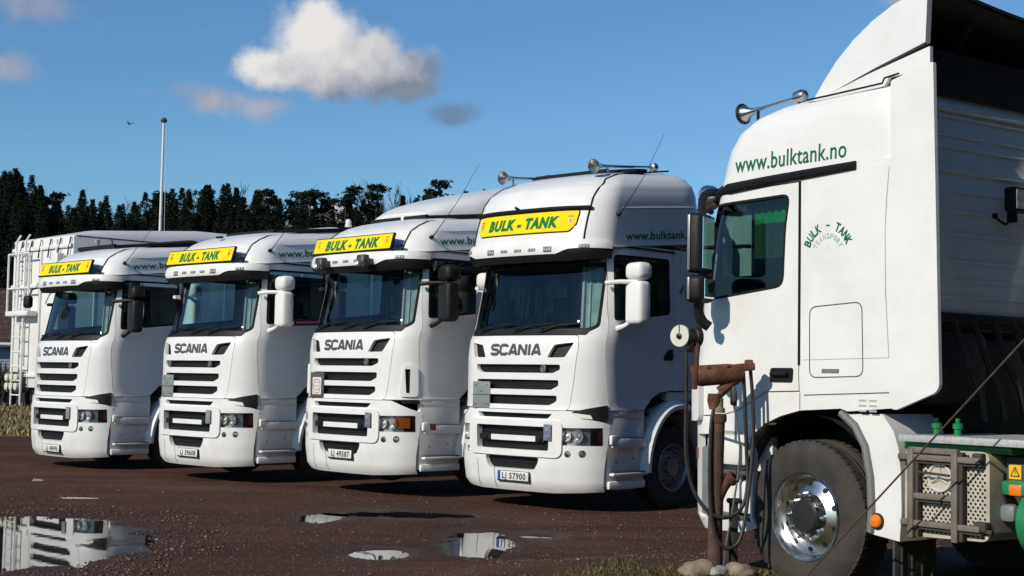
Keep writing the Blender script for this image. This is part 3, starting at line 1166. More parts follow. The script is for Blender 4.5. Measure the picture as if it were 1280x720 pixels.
    # steps, sill, wheel arches
    for sd in (1, -1):
        def steps(mb, sd=sd):
            mb.box((-.80, 1.15 * sd, .79), (.72, .06, .94), 0, .01)
            mb.box((-.79, 1.205 * sd, .345), (.70, .05, .10), 0, .02)
            mb.box((-.80, 1.19 * sd, .475), (.66, .16, .035), 0, .01)
            mb.box((-.80, 1.17 * sd, .855), (.64, .15, .11), 0, .01)
            mb.box((-.80, 1.17 * sd, 1.20), (.64, .05, .09), 0, .01)
            mb.box((-.80, 1.19 * sd, .50), (.60, .13, .012), 1)
            mb.box((-.80, 1.17 * sd, .914), (.60, .12, .012), 1)
            for x, z in ((-.62, .62), (-.95, .66)):
                mb.lathe([(.012, 0), (.012, .004), (0, .004)], (x, 1.181 * sd, z), (0, sd, 0), 8, 1)
        st = part('step', 'step%d' % sd, steps, [WHITE2, BADGE], root)

        def slamp(mb, sd=sd):
            mb.box((-.50, 1.235 * sd, .895), (.12, .05, .115), 0, .015)
            if old:
                mb.box((-.62, 1.240 * sd, .89), (.10, .03, .09), 1, .008)
        part('side_lamp', 'slamp%d%s' % (sd, old), slamp, [WPLAST, REDP], root)

        def arch(mb, sd=sd):
            cx, cz = -1.80, .48
            O, I = [], []
            for t in np.linspace(0, math.pi, 25):
                O.append((cx + .72 * math.cos(t), cz + .90 * math.sin(t)))
                I.append((cx + .615 * math.cos(t), cz + .79 * math.sin(t)))
            y0, y1 = 1.285 * sd, .82 * sd
            vs, fs = [], []
            for i in range(25):
                vs += [(O[i][0], y0 - .085 * sd, O[i][1]), (O[i][0] * .45 + I[i][0] * .55, y0, O[i][1] * .45 + I[i][1] * .55), (I[i][0], y0, I[i][1]), (I[i][0], y1, I[i][1]), (O[i][0], y1, O[i][1])]
            for i in range(24):
                for k in range(5):
                    fs.append((i * 5 + k, i * 5 + (k + 1) % 5, i * 5 + 5 + (k + 1) % 5, i * 5 + 5 + k))
            fs += [(0, 1, 2, 3, 4), (124, 123, 122, 121, 120)]
            mb.add(vs, fs)
        part('wheel_arch', 'arch%d' % sd, arch, WHITE2, root)

    for sd in (1, -1):
        def flank(mb, sd=sd):
            mb.box((-1.95, 1.0 * sd, 1.43), (.62, .36, .12), 0, .02)
        part('cab_flank', 'flank%d' % sd, flank, WHITE2, root)

    # interior
    def dash(mb):
        mb.box((-.62, 0, 2.06), (.42, 2.1, .22), 0, .06)
        mb.box((-.72, .55, 2.2), (.18, .55, .10), 0, .04)
        mb.tube([(-.98 + .08 * math.sin(t), .6 + .23 * math.cos(t), 2.16 + .2 * math.sin(t)) for t in np.linspace(0, 2 * math.pi, 22)[:-1]], .016, 6, 0, closed=True)
    part('dashboard', None, dash, DARK, root)

    for y in (.6, -.6):
        def seats(mb, y=y):
            mb.box((-1.25, y, 1.78), (.5, .52, .16), 0, .06)
            mb.box((-1.50, y, 2.18), (.14, .50, .72), 0, .06, Matrix.Rotation(R_(-8), 3, 'Y'))
            mb.box((-1.55, y, 2.63), (.10, .28, .22), 0, .05)
            mb.box((-1.25, y, 1.55), (.35, .35, .36))
        part('seat', 'seat%.1f' % y, seats, SEATM, root)

    def lining(mb):
        mb.box((-2.1, 0, 2.2), (.04, 2.2, 1.7))
        mb.box((-1.95, 0, 1.75), (.5, 2.2, .5), 0, .03)
        mb.box((-1.3, 0, 3.09), (1.7, 2.1, .03))
    part('cab_lining', None, lining, GREYI, root)

    for x0, y0, x1, y1 in ((-.62, .99, -.47, .70), (-1.66, -1.06, -1.66, -.62)):
        def curtain(mb, x0=x0, y0=y0, x1=x1, y1=y1):
            P = []
            for k in range(13):
                t = k / 12
                P.append((x0 + (x1 - x0) * t + .022 * math.sin(k * 1.9), y0 + (y1 - y0) * t + .02 * math.cos(k * 2.3)))
            for i in range(12):
                a_, b_ = P[i], P[i + 1]
                mb.add([(a_[0], a_[1], 2.25), (b_[0], b_[1], 2.25), (b_[0] - .06, b_[1] * .97, 3.03), (a_[0] - .06, a_[1] * .97, 3.03)], [(0, 1, 2, 3)])
        part('curtain', 'curt%.2f' % x0, curtain, CURT, root)
    if top == 'top':
        def gcur(mb):
            P = [(-1.20 - .44 * k / 12, 1.02 + .02 * math.cos(k * 2.2)) for k in range(13)]
            for i in range(12):
                a_, b_ = P[i], P[i + 1]
                mb.add([(a_[0], a_[1], 2.35), (b_[0], b_[1], 2.35), (b_[0], b_[1] - .03, 3.03), (a_[0], a_[1] - .03, 3.03)], [(0, 1, 2, 3)])
        part('side_curtain', None, gcur, GCURT, root)

    # roof fittings
    def antenna(mb):
        b0 = RC.map(*RC.G(-.62, 3.44 if top == 'high' else 3.66), .01)
        mb.lathe([(.028, -.01), (.026, .03), (.012, .05), (0, .055)], b0, (0, 1, .3), 12)
        mb.tube([b0 + Vector((0, .03, 0)), b0 + Vector((-.04, .09, .10)), b0 + Vector((-.36, .13, .52)), b0 + Vector((-.80, .08, 1.10))], [.010, .006, .0035, .002], 6)
    part('antenna', 'ant' + top, antenna, BLACK, root)

    dk = opts['deflector']

    def deflector(mb):
        x0, x1, h0, h1, hw = dk['x0'], dk['x1'], dk['h0'], dk['h1'], .86
        n, m_ = 12, 15
        base = 3.735 if top == 'high' else 4.225
        vs, fs = [], []
        for i in range(n + 1):
            t = i / n
            x = x0 + (x1 - x0) * t
            zb = base + .1 * max(0, -.5 - x) - .04
            hh_ = h0 + (h1 - h0) * (t ** .55)
            w_ = hw * (.72 + .28 * min(1, t * 2.2))
            for k in range(m_):
                an = math.pi * k / (m_ - 1)
                y = math.copysign(abs(math.cos(an)) ** .55, math.cos(an)) * w_
                vs.append((x, y, zb + hh_ * math.sin(an) ** .5))
        for i in range(n):
            for k in range(m_ - 1):
                fs.append((i * m_ + k, i * m_ + k + 1, i * m_ + m_ + k + 1, i * m_ + m_ + k))
        fs.append(tuple(range(m_)))
        fs.append(tuple(n * m_ + k for k in range(m_))[::-1])
        mb.add(vs, fs, 0 if dk['white'] else 1)
        for sd in (1, -1):
            mb.tube([(x0 + (x1 - x0) * t, sd * hw * (.74 + .28 * min(1, t * 2.2)), base + .1 * max(0, -.5 - (x0 + (x1 - x0) * t)) + .01) for t in np.linspace(0, 1, 9)], .03, 6, 1)
        mb.tube([(x0 + .02, y, base + .1 * max(0, -.5 - x0) + .02) for y in np.linspace(-.62, .62, 7)], .035, 6, 1)
    part('roof_deflector', 'defl%s' % opts['plate'][2], deflector, [WHITE, SEAL], root)
    if opts.get('beacons'):
        for x, y in ((-.62, -.72), (-.98, .1)):
            def beac(mb, x=x, y=y):
                z = 3.70 + .1 * max(0, -.5 - x)
                mb.lathe([(.05, 0), (.05, .03), (.042, .03), (.042, .085), (.03, .11), (0, .118)], (x, y, z), (0, 0, 1), 14)
            part('beacon', 'beac%.2f' % x, beac, pmat('clear_beacon', (.72, .74, .74), .15, coat=.6), root)
    if opts.get('hatch_knob'):
        def knob(mb):
            mb.box((-.46, .05, 3.70), (.07, .12, .03), 0, .01)
        part('roof_knob', None, knob, BLACK, root)
    if opts.get('horns'):
        for k, (bx, by, bz, ex, ez) in enumerate(opts['horns']):
            def horn(mb, bx=bx, by=by, bz=bz, ex=ex, ez=ez):
                a_, b_ = Vector((bx, by, bz)), Vector((ex, by, ez))
                d = (b_ - a_)
                Ln = d.length
                mb.lathe([(.088, -.01), (.090, 0), (.078, .025), (.045, .08), (.026, .16), (.018, .30), (.014, Ln - .10), (.016, Ln - .08), (.05, Ln - .07), (.055, Ln), (.0, Ln + .005)], a_, d, 22)
                mb.lathe([(.086, .0), (.04, .06), (.0, .10)], a_, d, 22)
                for t in (.22, .92):
                    p = a_ + d * t
                    mb.tube([p, p + Vector((0, 0, -opts['hornleg']))], .012, 6)
                    mb.box(p + Vector((0, 0, -opts['hornleg'])), (.07, .05, .012))
            part('air_horn', 'horn%d' % k, horn, HORNM, root)
    if top == 'top':
        def fit(mb):
            mb.tube([RT.map(*RT.F(-.10, 3.76), .02), RT.map(*RT.F(-.10, 3.76), .09)], .018, 8)
            mb.box((-.85, -.12, 4.155), (.10, .14, .03), 0, .01)
        part('roof_knob', 'knobt', fit, BLACK, root)

        def arc(mb):
            arc_text(mb, 'BULK - TANK', lambda u, v: CC.map(*G(-2.02 - u, 2.70 + v), .004), .14, .05, 22, 158)
        part('door_logo', 'slogo', arc, WGREEN, root)

    # chassis and wheels
    def chassis(mb):
        for y in (.42, -.42):
            mb.box((-3.3, y, .86), (5.8, .09, .26))
        mb.box((-1.2, 0, 1.0), (1.6, .95, .65), 0, .08)
        mb.tube([(-1.72, -1.0, .52), (-1.72, 1.0, .50)], .07, 10)
        mb.tube([(-5.3, -1.0, .52), (-5.3, 1.0, .52)], .09, 10)
        mb.box((-4.9, 0, 1.08), (1.0, 1.0, .10), 0, .03)
        for y in (.95, -.95):
            mb.box((-3.3, y, .72), (1.3, .5, .55), 0, .12)
            mb.box((-1.72, y * .88, 1.20), (.9, .5, .03))
            mb.box((-1.80, y * .82, .98), (1.35, .03, .75))
        mb.box((-.75, 0, .52), (.9, 1.9, .10))
        mb.box((-2.30, 0, 1.5), (.04, 2.3, .9))
    part('chassis', None, chassis, CHASS, root)
    for x in (-1.74, -5.3):
        for sd in (1, -1):
            wheel_parts(root, (x, 1.05 * sd if x > -2 else .98 * sd, .52), sd)
    return root
# ------------------------------------------------------------------ arc lettering
def arc_text(mb, s, place, rad, hgt, a0, a1, mi=0):
    """letters of s set along an arc from angle a1 (left) to a0 (right); place(u, v), u to the reader's right"""
    n = len(s)
    for i, ch in enumerate(s):
        if ch == ' ':
            continue
        an = R_(a1 + (a0 - a1) * (i + .5) / n)
        vs, fs, w = text2d(ch, 1.0, .03, 0, 1)
        if ch == '-':
            tw, th, vo = hgt * .5, hgt * .16, hgt * .40
        else:
            tw, th, vo = hgt * .64, hgt, 0
        top = max(v[1] for v in vs)
        bot = min(v[1] for v in vs)
        out = []
        for x, y in vs:
            x = (x / w - .5) * tw
            y = (y - bot) / (top - bot) * th + vo
            r = rad + y
            ux, uy = math.cos(an), math.sin(an)
            out.append(place(ux * r + uy * x, uy * r - ux * x))
        mb.add(out, fs, mi)


# ------------------------------------------------------------------ the tractor unit on the right
CR = Chart([(.34, 1.28, 1.19, .42), (.45, 1.33, 1.22, .42), (1.47, 1.36, 1.22, .45), (2.0, 1.29, 1.22, .43), (2.5, 1.20, 1.22, .42), (2.85, 1.10, 1.22, .42),
            (3.0, 1.06, 1.215, .42), (3.12, 1.02, 1.21, .42), (3.24, .94, 1.195, .42), (3.33, .80, 1.165, .42), (3.39, .62, 1.11, .42), (3.43, .38, 1.02, .40), (3.455, .10, .88, .35)], rear=-.76)


def tractor():
    A = R_(36)
    h = Vector((-math.sin(A), math.cos(A), 0))
    root = thing('tractor_unit', 'white tractor unit seen from behind its side, with polished front wheel and no trailer', 'lorry',
                 (2.98535, 10.59359, .195), math.atan2(h.y, h.x))
    F, G = CR.F, CR.G
    M = CR.map

    def Y(x, z, side=1):
        return G(x, z, side)
    DOOR = [Y(.03, 2.815), Y(.03, 2.5), Y(.03, 2.25), Y(.03, 2.0), Y(.03, 1.7), Y(.03, 1.375), Y(.335, 1.365), Y(.47, 1.30), Y(.62, 1.225), Y(.80, 1.185), Y(1.12, 1.175), Y(1.13, 1.47), Y(1.09, 2.0), Y(1.02, 2.45), Y(.92, 2.80)]
    WIN = round_poly([Y(.995, 2.02), Y(.185, 2.10), Y(.125, 2.74), Y(.90, 2.725)], .07, 4)
    WS = round_poly([F(-1.0, 2.05), F(1.0, 2.05), F(.96, 2.78), F(-.96, 2.78)], .08)
    bot = [Y(-.76, 1.275), Y(-.40, 1.245), Y(-.34, 1.262), Y(.02, 1.24), Y(.20, 1.196), Y(.356, 1.135), Y(.472, 1.05), Y(.53, .99), Y(1.12, 1.10), F(1.0, 1.12)]

    def cab(mb):
        zz = [1.47, 1.7, 2.0, 2.25, 2.5, 2.7, 2.85]
        out = bot + mir(bot) + [Y(-.76, z, -1) for z in zz] + [Y(-.76, 2.9, -1), (0, 2.9), Y(-.76, 2.9)] + [Y(-.76, z) for z in zz[::-1]]
        mb.panel(M, out, [grow(DOOR, .008), mir(grow(DOOR, .008)), WS], 0, .05)
    part('cab', 'rcab', cab, WHITE, root)

    def rear_wall(mb):
        mb.box((-.775, 0, 2.62), (.05, 2.2, 1.52), 0, .01)
        mb.box((-.805, 0, 2.865), (.02, 2.15, .035), 0, .006)
        mb.box((-.805, 0, 3.28), (.03, 2.15, .05), 0, .01)
        for z, y0, y1 in ((3.225, -1.0, .95), (3.10, .30, .95), (3.10, -.95, .18), (3.02, -1.0, .9), (2.73, -.8, .70), (2.59, -.8, .68), (2.44, -.8, .66), (2.26, -.5, .7), (2.13, -.5, .62), (2.02, -1.0, .9)):
            mb.box((-.803, (y0 + y1) / 2, z), (.016, y1 - y0, .020), 0, .006)
        mb.box((-.795, 0, 1.885), (.06, 2.1, .05), 1, .01)
        mb.box((.25, 0, 1.83), (2.0, 2.1, .04), 1)
    part('rear_wall', None, rear_wall, [WHITE, CHASS], root)

    def roof(mb):
        zs = list(CR.L[5:, 0])
        zz = [zs[i] + (zs[i + 1] - zs[i]) * t for i in range(len(zs) - 1) for t in (0, .33, .66)] + [zs[-1]]
        rings = [CR.ring(z, 26, -.80, (1.22 - CR.q(z)[1]) * .12) for z in zz]
        loft(mb, rings, True, 0, .01)
    part('roof', 'rroof', roof, WHITE, root, sharp=50)

    # side doors
    for sd in (1, -1):
        def door(mb, sd=sd):
            mb.panel(M, DOOR if sd > 0 else mir(DOOR), [WIN if sd > 0 else mir(WIN)], 0, .05)
        dr = part('door', 'rdoor%d' % sd, door, WHITE, root)

        def swin(mb, sd=sd):
            mb.panel(M, grow(WIN if sd > 0 else mir(WIN), .01), (), -.02, 0)
        part('side_window', 'rswin%d' % sd, swin, GLASS, dr)

        def sseal(mb, sd=sd):
            P = WIN if sd > 0 else mir(WIN)
            mb.panel(M, grow(P, .006), [grow(P, -.012)], .003, .03)
        part('window_seal', 'rsseal%d' % sd, sseal, SEAL, dr)

        def hand(mb, sd=sd):
            P = ring_poly(Y(.30, 1.48)[0], Y(.085, 1.48)[0], 1.43, 1.53, .02)
            P = [(p[0] * sd, p[1]) for p in P]
            mb.panel(M, P, (), .006, .01, mi=0)
            mb.tube([M(*Y(.27, 1.487, sd), .028), M(*Y(.12, 1.487, sd), .028)], .014, 6, 1)
        part('handle', 'rhand%d' % sd, hand, [BLACK, SEAL], dr)

        def gap(mb, sd=sd):
            pts = [Y(.030, z, sd) for z in np.linspace(1.55, 2.82, 12)]
            mb.tube([M(*p, .0) for p in pts], .011, 6)
        part('door_gap_seal', 'rgap%d' % sd, gap, SEAL, dr)

    def line(mb, P, w, off=.002, closed=False, mi=0):
        n = len(P)
        for i in range(n if closed else n - 1):
            a, b = Vector(P[i]), Vector(P[(i + 1) % n])
            d = (b - a)
            if d.length < 1e-6:
                continue
            d.normalize()
            nn = Vector((-d.y, d.x)) * w / 2
            mb.panel(M, [tuple(a - nn - d * w * .3), tuple(b - nn + d * w * .3), tuple(b + nn + d * w * .3), tuple(a + nn - d * w * .3)], (), off, 0, step=.2, mi=mi)

    def locker(mb):
        P = round_poly([Y(-.068, 1.465), Y(-.53, 1.478), Y(-.518, 1.968), Y(-.064, 1.945)], .06, 4)
        line(mb, P, .007, closed=True)
    lk = part('locker_door', None, locker, BADGE, root)

    def lhandle(mb):
        P = ring_poly(Y(-.175, 1.5)[0], Y(-.325, 1.5)[0], 1.497, 1.525, .006)
        mb.panel(M, P, (), .004, .006)
    part('locker_handle', None, lhandle, STEEL, lk)

    def seams(mb):
        line(mb, [Y(-.742, 2.84), Y(-.742, 1.60)], .005, mi=1)
        line(mb, [Y(.0, 1.585), Y(-.74, 1.60)], .004, mi=1)
        line(mb, [Y(-.02, 1.345), Y(-.742, 1.375)], .007)
        line(mb, [Y(.02, 1.36), Y(.02, 1.245)], .005)
        for k in range(2):
            for i in range(3):
                x = -.50 - k * .085
                line(mb, [Y(x, 1.32 - i * .034), Y(x - .055, 1.32 - i * .034)], .012, mi=1)
    part('panel_seams', None, seams, [BADGE, pmat('seam_grey', (.42, .42, .41), .5)], root)

    def gutter(mb):
        P = [Y(x, z) for x, z in ((1.12, 2.66), (1.03, 2.755), (.92, 2.81), (.7, 2.835), (.3, 2.855), (-.1, 2.868), (-.47, 2.88))]
        mb.tube([M(*p, .012) for p in P], [.034, .042, .042, .038, .034, .032, .028], 8)
        mb.tube([M(-p[0], p[1], .012) for p in P], .028, 8)
    part('roof_gutter', 'rgut', gutter, SEAL, root)

    def web(mb):
        put_text(mb, 'www.bulktank.no', 1.045, .118, lambda u, v: M(*Y(.665 - u, 2.945 + v), .003), size=1, bold=.010, res=3, space=1.05)
    part('web_address', 'rweb', web, WGREEN, root)

    def logo(mb):
        arc_text(mb, 'BULK - TANK', lambda u, v: M(*Y(-.225 - u, 2.30 + v), .003), .165, .062, 18, 162)
    lg = part('door_logo', 'rlogo', logo, WGREEN, root)

    def logo2(mb):
        arc_text(mb, 'TRANSPORT', lambda u, v: M(*Y(-.225 - u, 2.30 + v), .003), .105, .038, 20, 160)
        for k in range(5):
            a = 2 * math.pi * k / 5
            mb.add([M(*Y(-.225 - .012 * math.cos(a + t), 2.345 + .012 * math.sin(a + t)), .003) for t in (0, .6, -.6)], [(0, 1, 2)])
    part('logo_small_text', None, logo2, PGREEN, lg)

    # windscreen side, seen only from the front
    def wsn(mb):
        mb.panel(M, grow(WS, .01), (), -.02, 0)
    part('windscreen', 'rws', wsn, GLASS, root)

    def grille(mb):
        for z in np.arange(1.25, 1.95, .12):
            mb.panel(M, [F(-.85, z), F(.85, z), F(.88, z + .07), F(-.88, z + .07)], (), .006, .02)
    part('grille', 'rgrille', grille, BLACK, root)

    # bumper, step well
    well = round_poly([Y(.47, .43), Y(1.02, .43), Y(1.05, 1.04), Y(.49, 1.05)], .03)

    def bumper(mb):
        o = [Y(.43, .40), Y(.6, .355), Y(1.1, .345), F(.7, .34), F(-.7, .34), Y(1.1, .345, -1), Y(.6, .355, -1), Y(.43, .40, -1), Y(.46, .92, -1), Y(.5, 1.0, -1), Y(.56, 1.07, -1), Y(1.1, 1.09, -1), Y(1.1, 1.09), Y(.56, 1.07), Y(.5, 1.0), Y(.46, .92)]
        mb.panel(M, o, [well, mir(well)], 0, .05)
        for sd in (1, -1):
            e = round_poly([Y(.97, 1.135, sd), F(.98 * sd, 1.135), F(.98 * sd, 1.50), Y(.97, 1.50, sd)], .05, 4)
            if sd < 0:
                e = e[::-1]
            mb.panel(M, e, (), .045, .05)
    bp = part('bumper', 'rbumper', bumper, WHITE2, root)

    for sd in (1, -1):
        def stepwell(mb, sd=sd):
            mb.box((.77, 1.02 * sd, .74), (.66, .05, .72), 0)
            mb.box((.80, 1.08 * sd, .93), (.40, .16, .22), 0, .03)
            mb.box((.60, 1.09 * sd, .60), (.28, .14, .24), 0, .03)
            mb.box((.72, 1.11 * sd, .775), (.46, .18, .03), 1, .008)
            mb.box((.72, 1.11 * sd, .455), (.46, .18, .03), 1, .008)
            mb.box((.98, 1.10 * sd, .70), (.10, .16, .5), 2, .02)
        part('step', 'rstep%d' % sd, stepwell, [WHITE2, BADGE, GREYI], root)

    def mark(mb):
        mb.panel(M, ring_poly(Y(1.18, .8)[0], Y(1.06, .8)[0], .855, .935, .008), (), .008, .02)
    part('marker_lamp', 'rmark_red', mark, REDP, root)

    # mirrors with arms
    for sd in (1, -1):
        def mirr(mb, sd=sd):
            ro = Matrix.Rotation(R_(22 * sd), 3, 'Z')
            mb.box((.78, 1.45 * sd, 2.42), (.13, .24, .43), 0, .04, ro, 3)
            mb.box((.78, 1.45 * sd, 2.09), (.16, .24, .20), 0, .05, ro, 3)
            mb.tube(catmull([(1.06, 1.03 * sd, 2.86), (.99, 1.20 * sd, 2.82), (.88, 1.34 * sd, 2.74), (.79, 1.42 * sd, 2.62)], 5), .030, 8)
            mb.tube(catmull([(1.03, 1.10 * sd, 2.70), (.95, 1.22 * sd, 2.70), (.84, 1.36 * sd, 2.66)], 5), .022, 8)
            mb.tube(catmull([(.79, 1.44 * sd, 2.02), (.81, 1.43 * sd, 1.93), (.80, 1.40 * sd, 1.86), (.77, 1.36 * sd, 1.82)], 5), [.038] * 16, 8)
        mr = part('mirror', 'rmir%d' % sd, mirr, BLACK, root)

        def mirg(mb, sd=sd):
            ro = Matrix.Rotation(R_(22 * sd), 3, 'Z')
            mb.box(Vector((.78, 1.45 * sd, 2.42)) + ro @ Vector((-.066, 0, 0)), (.004, .19, .37), 0, 0, ro)
            mb.box(Vector((.78, 1.45 * sd, 2.09)) + ro @ Vector((-.081, 0, 0)), (.004, .18, .14), 0, 0, ro)
        part('mirror_glass', 'rmirg%d' % sd, mirg, MIRG, mr)

        def mirtrim(mb, sd=sd):
            ro = Matrix.Rotation(R_(22 * sd), 3, 'Z')
            mb.box(Vector((.78, 1.45 * sd, 2.42)) + ro @ Vector((.03, .126 * sd, 0)), (.022, .012, .40), 0, .004, ro)
            mb.box(Vector((.78, 1.45 * sd, 2.09)) + ro @ Vector((.03, .126 * sd, 0)), (.022, .012, .16), 0, .004, ro)
        part('mirror_trim', 'rmtrim%d' % sd, mirtrim, pmat('grey_chrome_trim', (.22, .23, .24), .35, metal=.3), mr)

    for y in (.98, -.98):
        def spots(mb, y=y):
            mb.lathe([(.0, -.13), (.06, -.12), (.095, -.05), (.10, 0), (.09, .01), (.0, .02)], (1.20, y, 2.83), (1, 0, .05), 20)
            mb.tube([(1.1, y, 2.86), (1.0, y * .98, 2.92)], .02, 6, 1)
        part('spotlight', 'rspot%.2f' % y, spots, [CHROME, BLACK], root)

    # roof spoiler
    def spoiler(mb):
        prof = [(.10, 3.425), (-.02, 3.56), (-.14, 3.68), (-.30, 3.80), (-.48, 3.90), (-.66, 3.97), (-.82, 4.01), (-.96, 4.03)]
        n = 17
        vs, fs = [], []
        for i, (x, z) in enumerate(prof):
            t = i / (len(prof) - 1)
            hw = 1.02 + .07 * t
            for k in range(n):
                u = -1 + 2 * k / (n - 1)
                y = hw * math.copysign(abs(u) ** .8, u)
                vs.append((x - .02 * u * u, y, z - .10 * t * (1 - abs(u)) ** 1.0 * .9 - (.05 if abs(u) == 1 else (.012 if k in (1, n - 2) else 0))))
        N = len(prof) * n
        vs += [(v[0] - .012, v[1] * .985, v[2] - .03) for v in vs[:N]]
        for i in range(len(prof) - 1):
            for k in range(n - 1):
                q = (i * n + k, i * n + k + 1, i * n + n + k + 1, i * n + n + k)
                fs.append(q)
        mb.add(vs[:N], fs, 0)
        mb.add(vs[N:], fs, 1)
        # side cheeks
        for sd in (1, -1):
            P = [(x, z - .028) for x, z in prof]
            low = [(-.94, 3.64), (-.5, 3.545), (-.1, 3.445), (.08, 3.405)]
            poly = P + low
            mb.prism([(x, sd * (1.035 + .075 * max(0, (.1 - x) / 1.06)), z) for x, z in poly], (0, -.05 * sd, 0), 0)
            mb.tube([(x, sd * (1.03 + .075 * max(0, (.1 - x) / 1.06)), z - .012) for x, z in low], .012, 6, 1)
        rim = [Vector(v) for v in vs[(len(prof) - 1) * n:len(prof) * n]]
        mb.tube(rim, .018, 6, 1)
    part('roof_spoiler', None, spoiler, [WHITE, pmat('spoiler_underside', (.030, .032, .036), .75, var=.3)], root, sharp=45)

    for sd in (1, -1):
        def spbase(mb, sd=sd):
            P = [(.06, 3.385), (-.10, 3.42), (-.50, 3.515), (-.97, 3.61), (-.97, 3.32), (-.77, 3.32), (-.75, 3.46), (-.64, 3.46), (-.60, 3.40), (-.3, 3.36)]
            mb.prism([(x, sd * 1.10, z) for x, z in P], (0, -.03 * sd, 0))
        part('spoiler_base', 'spb%d' % sd, spbase, WHITE, root)

    for sd in (1, -1):
        def spseal(mb, sd=sd):
            mb.tube([(x, 1.135 * sd, z) for x, z in ((.05, 3.402), (-.15, 3.405), (-.40, 3.412), (-.612, 3.418), (-.63, 3.45), (-.75, 3.462))], .007, 6)
        part('spoiler_seal', 'spseal%d' % sd, spseal, SEAL, root)

    def undersp(mb):
        mb.box((-.80, 0, 3.50), (.04, 2.1, .30), 0)
    part('spoiler_bulkhead', None, undersp, CHASS, root)
    for y in (.5, -.5):
        def stay(mb, y=y):
            mb.tube([(-.55, y, 3.42), (-.85, y, 3.90)], .02, 8)
        part('spoiler_stay', 'stay%.1f' % y, stay, CHASS, root)

    # side wind deflectors
    for sd in (1, -1):
        def fin(mb, sd=sd):
            P = round_poly([(-.755, 3.40), (-1.085, 3.475), (-1.13, 1.42), (-1.10, 1.38), (-.80, 1.265), (-.755, 1.275)], .02)
            mb.prism([(x, sd * (1.225 - .02 * (-.75 - x)), z) for x, z in P], (0, -.03 * sd, 0))
        part('side_deflector', 'fin%d' % sd, fin, WHITE, root)

    for y in (1.0, -1.0):
        def horn(mb, y=y):
            a, b = Vector((.80, y, 3.425)), Vector((.22, y, 3.475))
            d = b - a
            Ln = d.length
            mb.lathe([(.076, -.012), (.078, 0), (.062, .02), (.034, .06), (.020, .11), (.012, .20), (.010, Ln - .1), (.011, Ln - .06), (.042, Ln - .055), (.048, Ln), (.036, Ln + .03), (0, Ln + .035)], a, d, 22)
            mb.lathe([(.080, .0), (.035, .05), (0, .08)], a, d, 20, 1)
            for t in (.26, .96):
                p = a + d * t
                mb.tube([p, p - Vector((0, 0, .16))], .012, 6, 1)
        part('air_horn', 'rhorn%.0f' % y, horn, [HORNM, BLACK], root)

    def lamp(mb):
        mb.box((-.93, .10, 2.70), (.09, .22, .17), 0, .02)
        mb.box((-.979, .10, 2.70), (.006, .18, .13), 1)
        mb.box((-.88, .10, 2.59), (.06, .05, .08), 0, .01)
        mb.tube(catmull([(-.90, .14, 2.58), (-.90, .20, 2.53), (-.88, .26, 2.56), (-.87, .30, 2.58)], 4), .008, 6)
        mb.lathe([(.02, 0), (.02, .02), (0, .025)], (-.875, .30, 2.58), (-1, 0, 0), 10)
    part('work_lamp', None, lamp, [BLACK, LAMPG], root)

    # interior
    def dash(mb):
        mb.box((.75, 0, 1.98), (.5, 2.1, .22), 0, .06)
        mb.tube([(.48 + .1 * math.sin(t), .6 + .23 * math.cos(t), 2.08 + .2 * math.sin(t)) for t in np.linspace(0, 2 * math.pi, 22)[:-1]], .016, 6, closed=True)
        mb.box((.22, 0, 1.80), (1.6, 2.1, .05))
    part('dashboard', 'rdash', dash, DARK, root)

    for y in (.6, -.6):
        def seats(mb, y=y):
            mb.box((-.10, y, 1.95), (.5, .5, .16), 0, .06)
            mb.box((-.38, y, 2.22), (.14, .48, .62), 0, .06)
            mb.box((-.41, y, 2.6), (.10, .28, .2), 0, .05)
        part('seat', 'rseat%.1f' % y, seats, SEATM, root)

    def lining(mb):
        mb.box((-.72, 0, 2.3), (.03, 2.2, 1.0))
    part('cab_lining', 'rlin', lining, GREYI, root)

    def gcur(mb):
        P = [(.565 - .32 * k / 14, 1.10 + .012 * math.cos(k * 2.2)) for k in range(15)]
        for i in range(14):
            a_, b_ = P[i], P[i + 1]
            mb.add([(a_[0], a_[1], 2.57), (b_[0], b_[1], 2.57), (b_[0], b_[1], 2.70), (a_[0], a_[1], 2.70)], [(0, 1, 2, 3)])
            mb.add([(a_[0], a_[1], 2.32), (b_[0], b_[1], 2.32), (b_[0], b_[1], 2.57), (a_[0], a_[1], 2.57)], [(0, 1, 2, 3)], 1)
    part('side_curtain', 'rgcur', gcur, [pmat('lit_green_curtain', (.004, .20, .06), .9), pmat('shaded_green_curtain', (.006, .035, .022), .9)], root)  # sunlit top and shaded lower part put into the curtain colours

    def bright_pane(mb):  # added panel standing in for the brightness in the side window
        P = [(.90 - .29 * k / 10, 1.10 + .004 * math.cos(k * 1.7)) for k in range(11)]
        for i in range(10):
            a_, b_ = P[i], P[i + 1]
            mb.add([(a_[0], a_[1], 2.20), (b_[0], b_[1], 2.20), (b_[0], b_[1], 2.68), (a_[0], a_[1], 2.68)], [(0, 1, 2, 3)])
        mb.tube([(.90, 1.115, 2.43), (.61, 1.115, 2.42)], .010, 6, 1)
        mb.tube(catmull([(.80, 1.12, 2.22), (.83, 1.12, 2.36), (.82, 1.12, 2.48), (.88, 1.12, 2.52)], 4), .014, 6, 1)
    part('bright_pane_panel', None, bright_pane, [pmat('bright_pane_teal', (.17, .24, .23), .9, var=.12, vscale=4), BLACK], root)

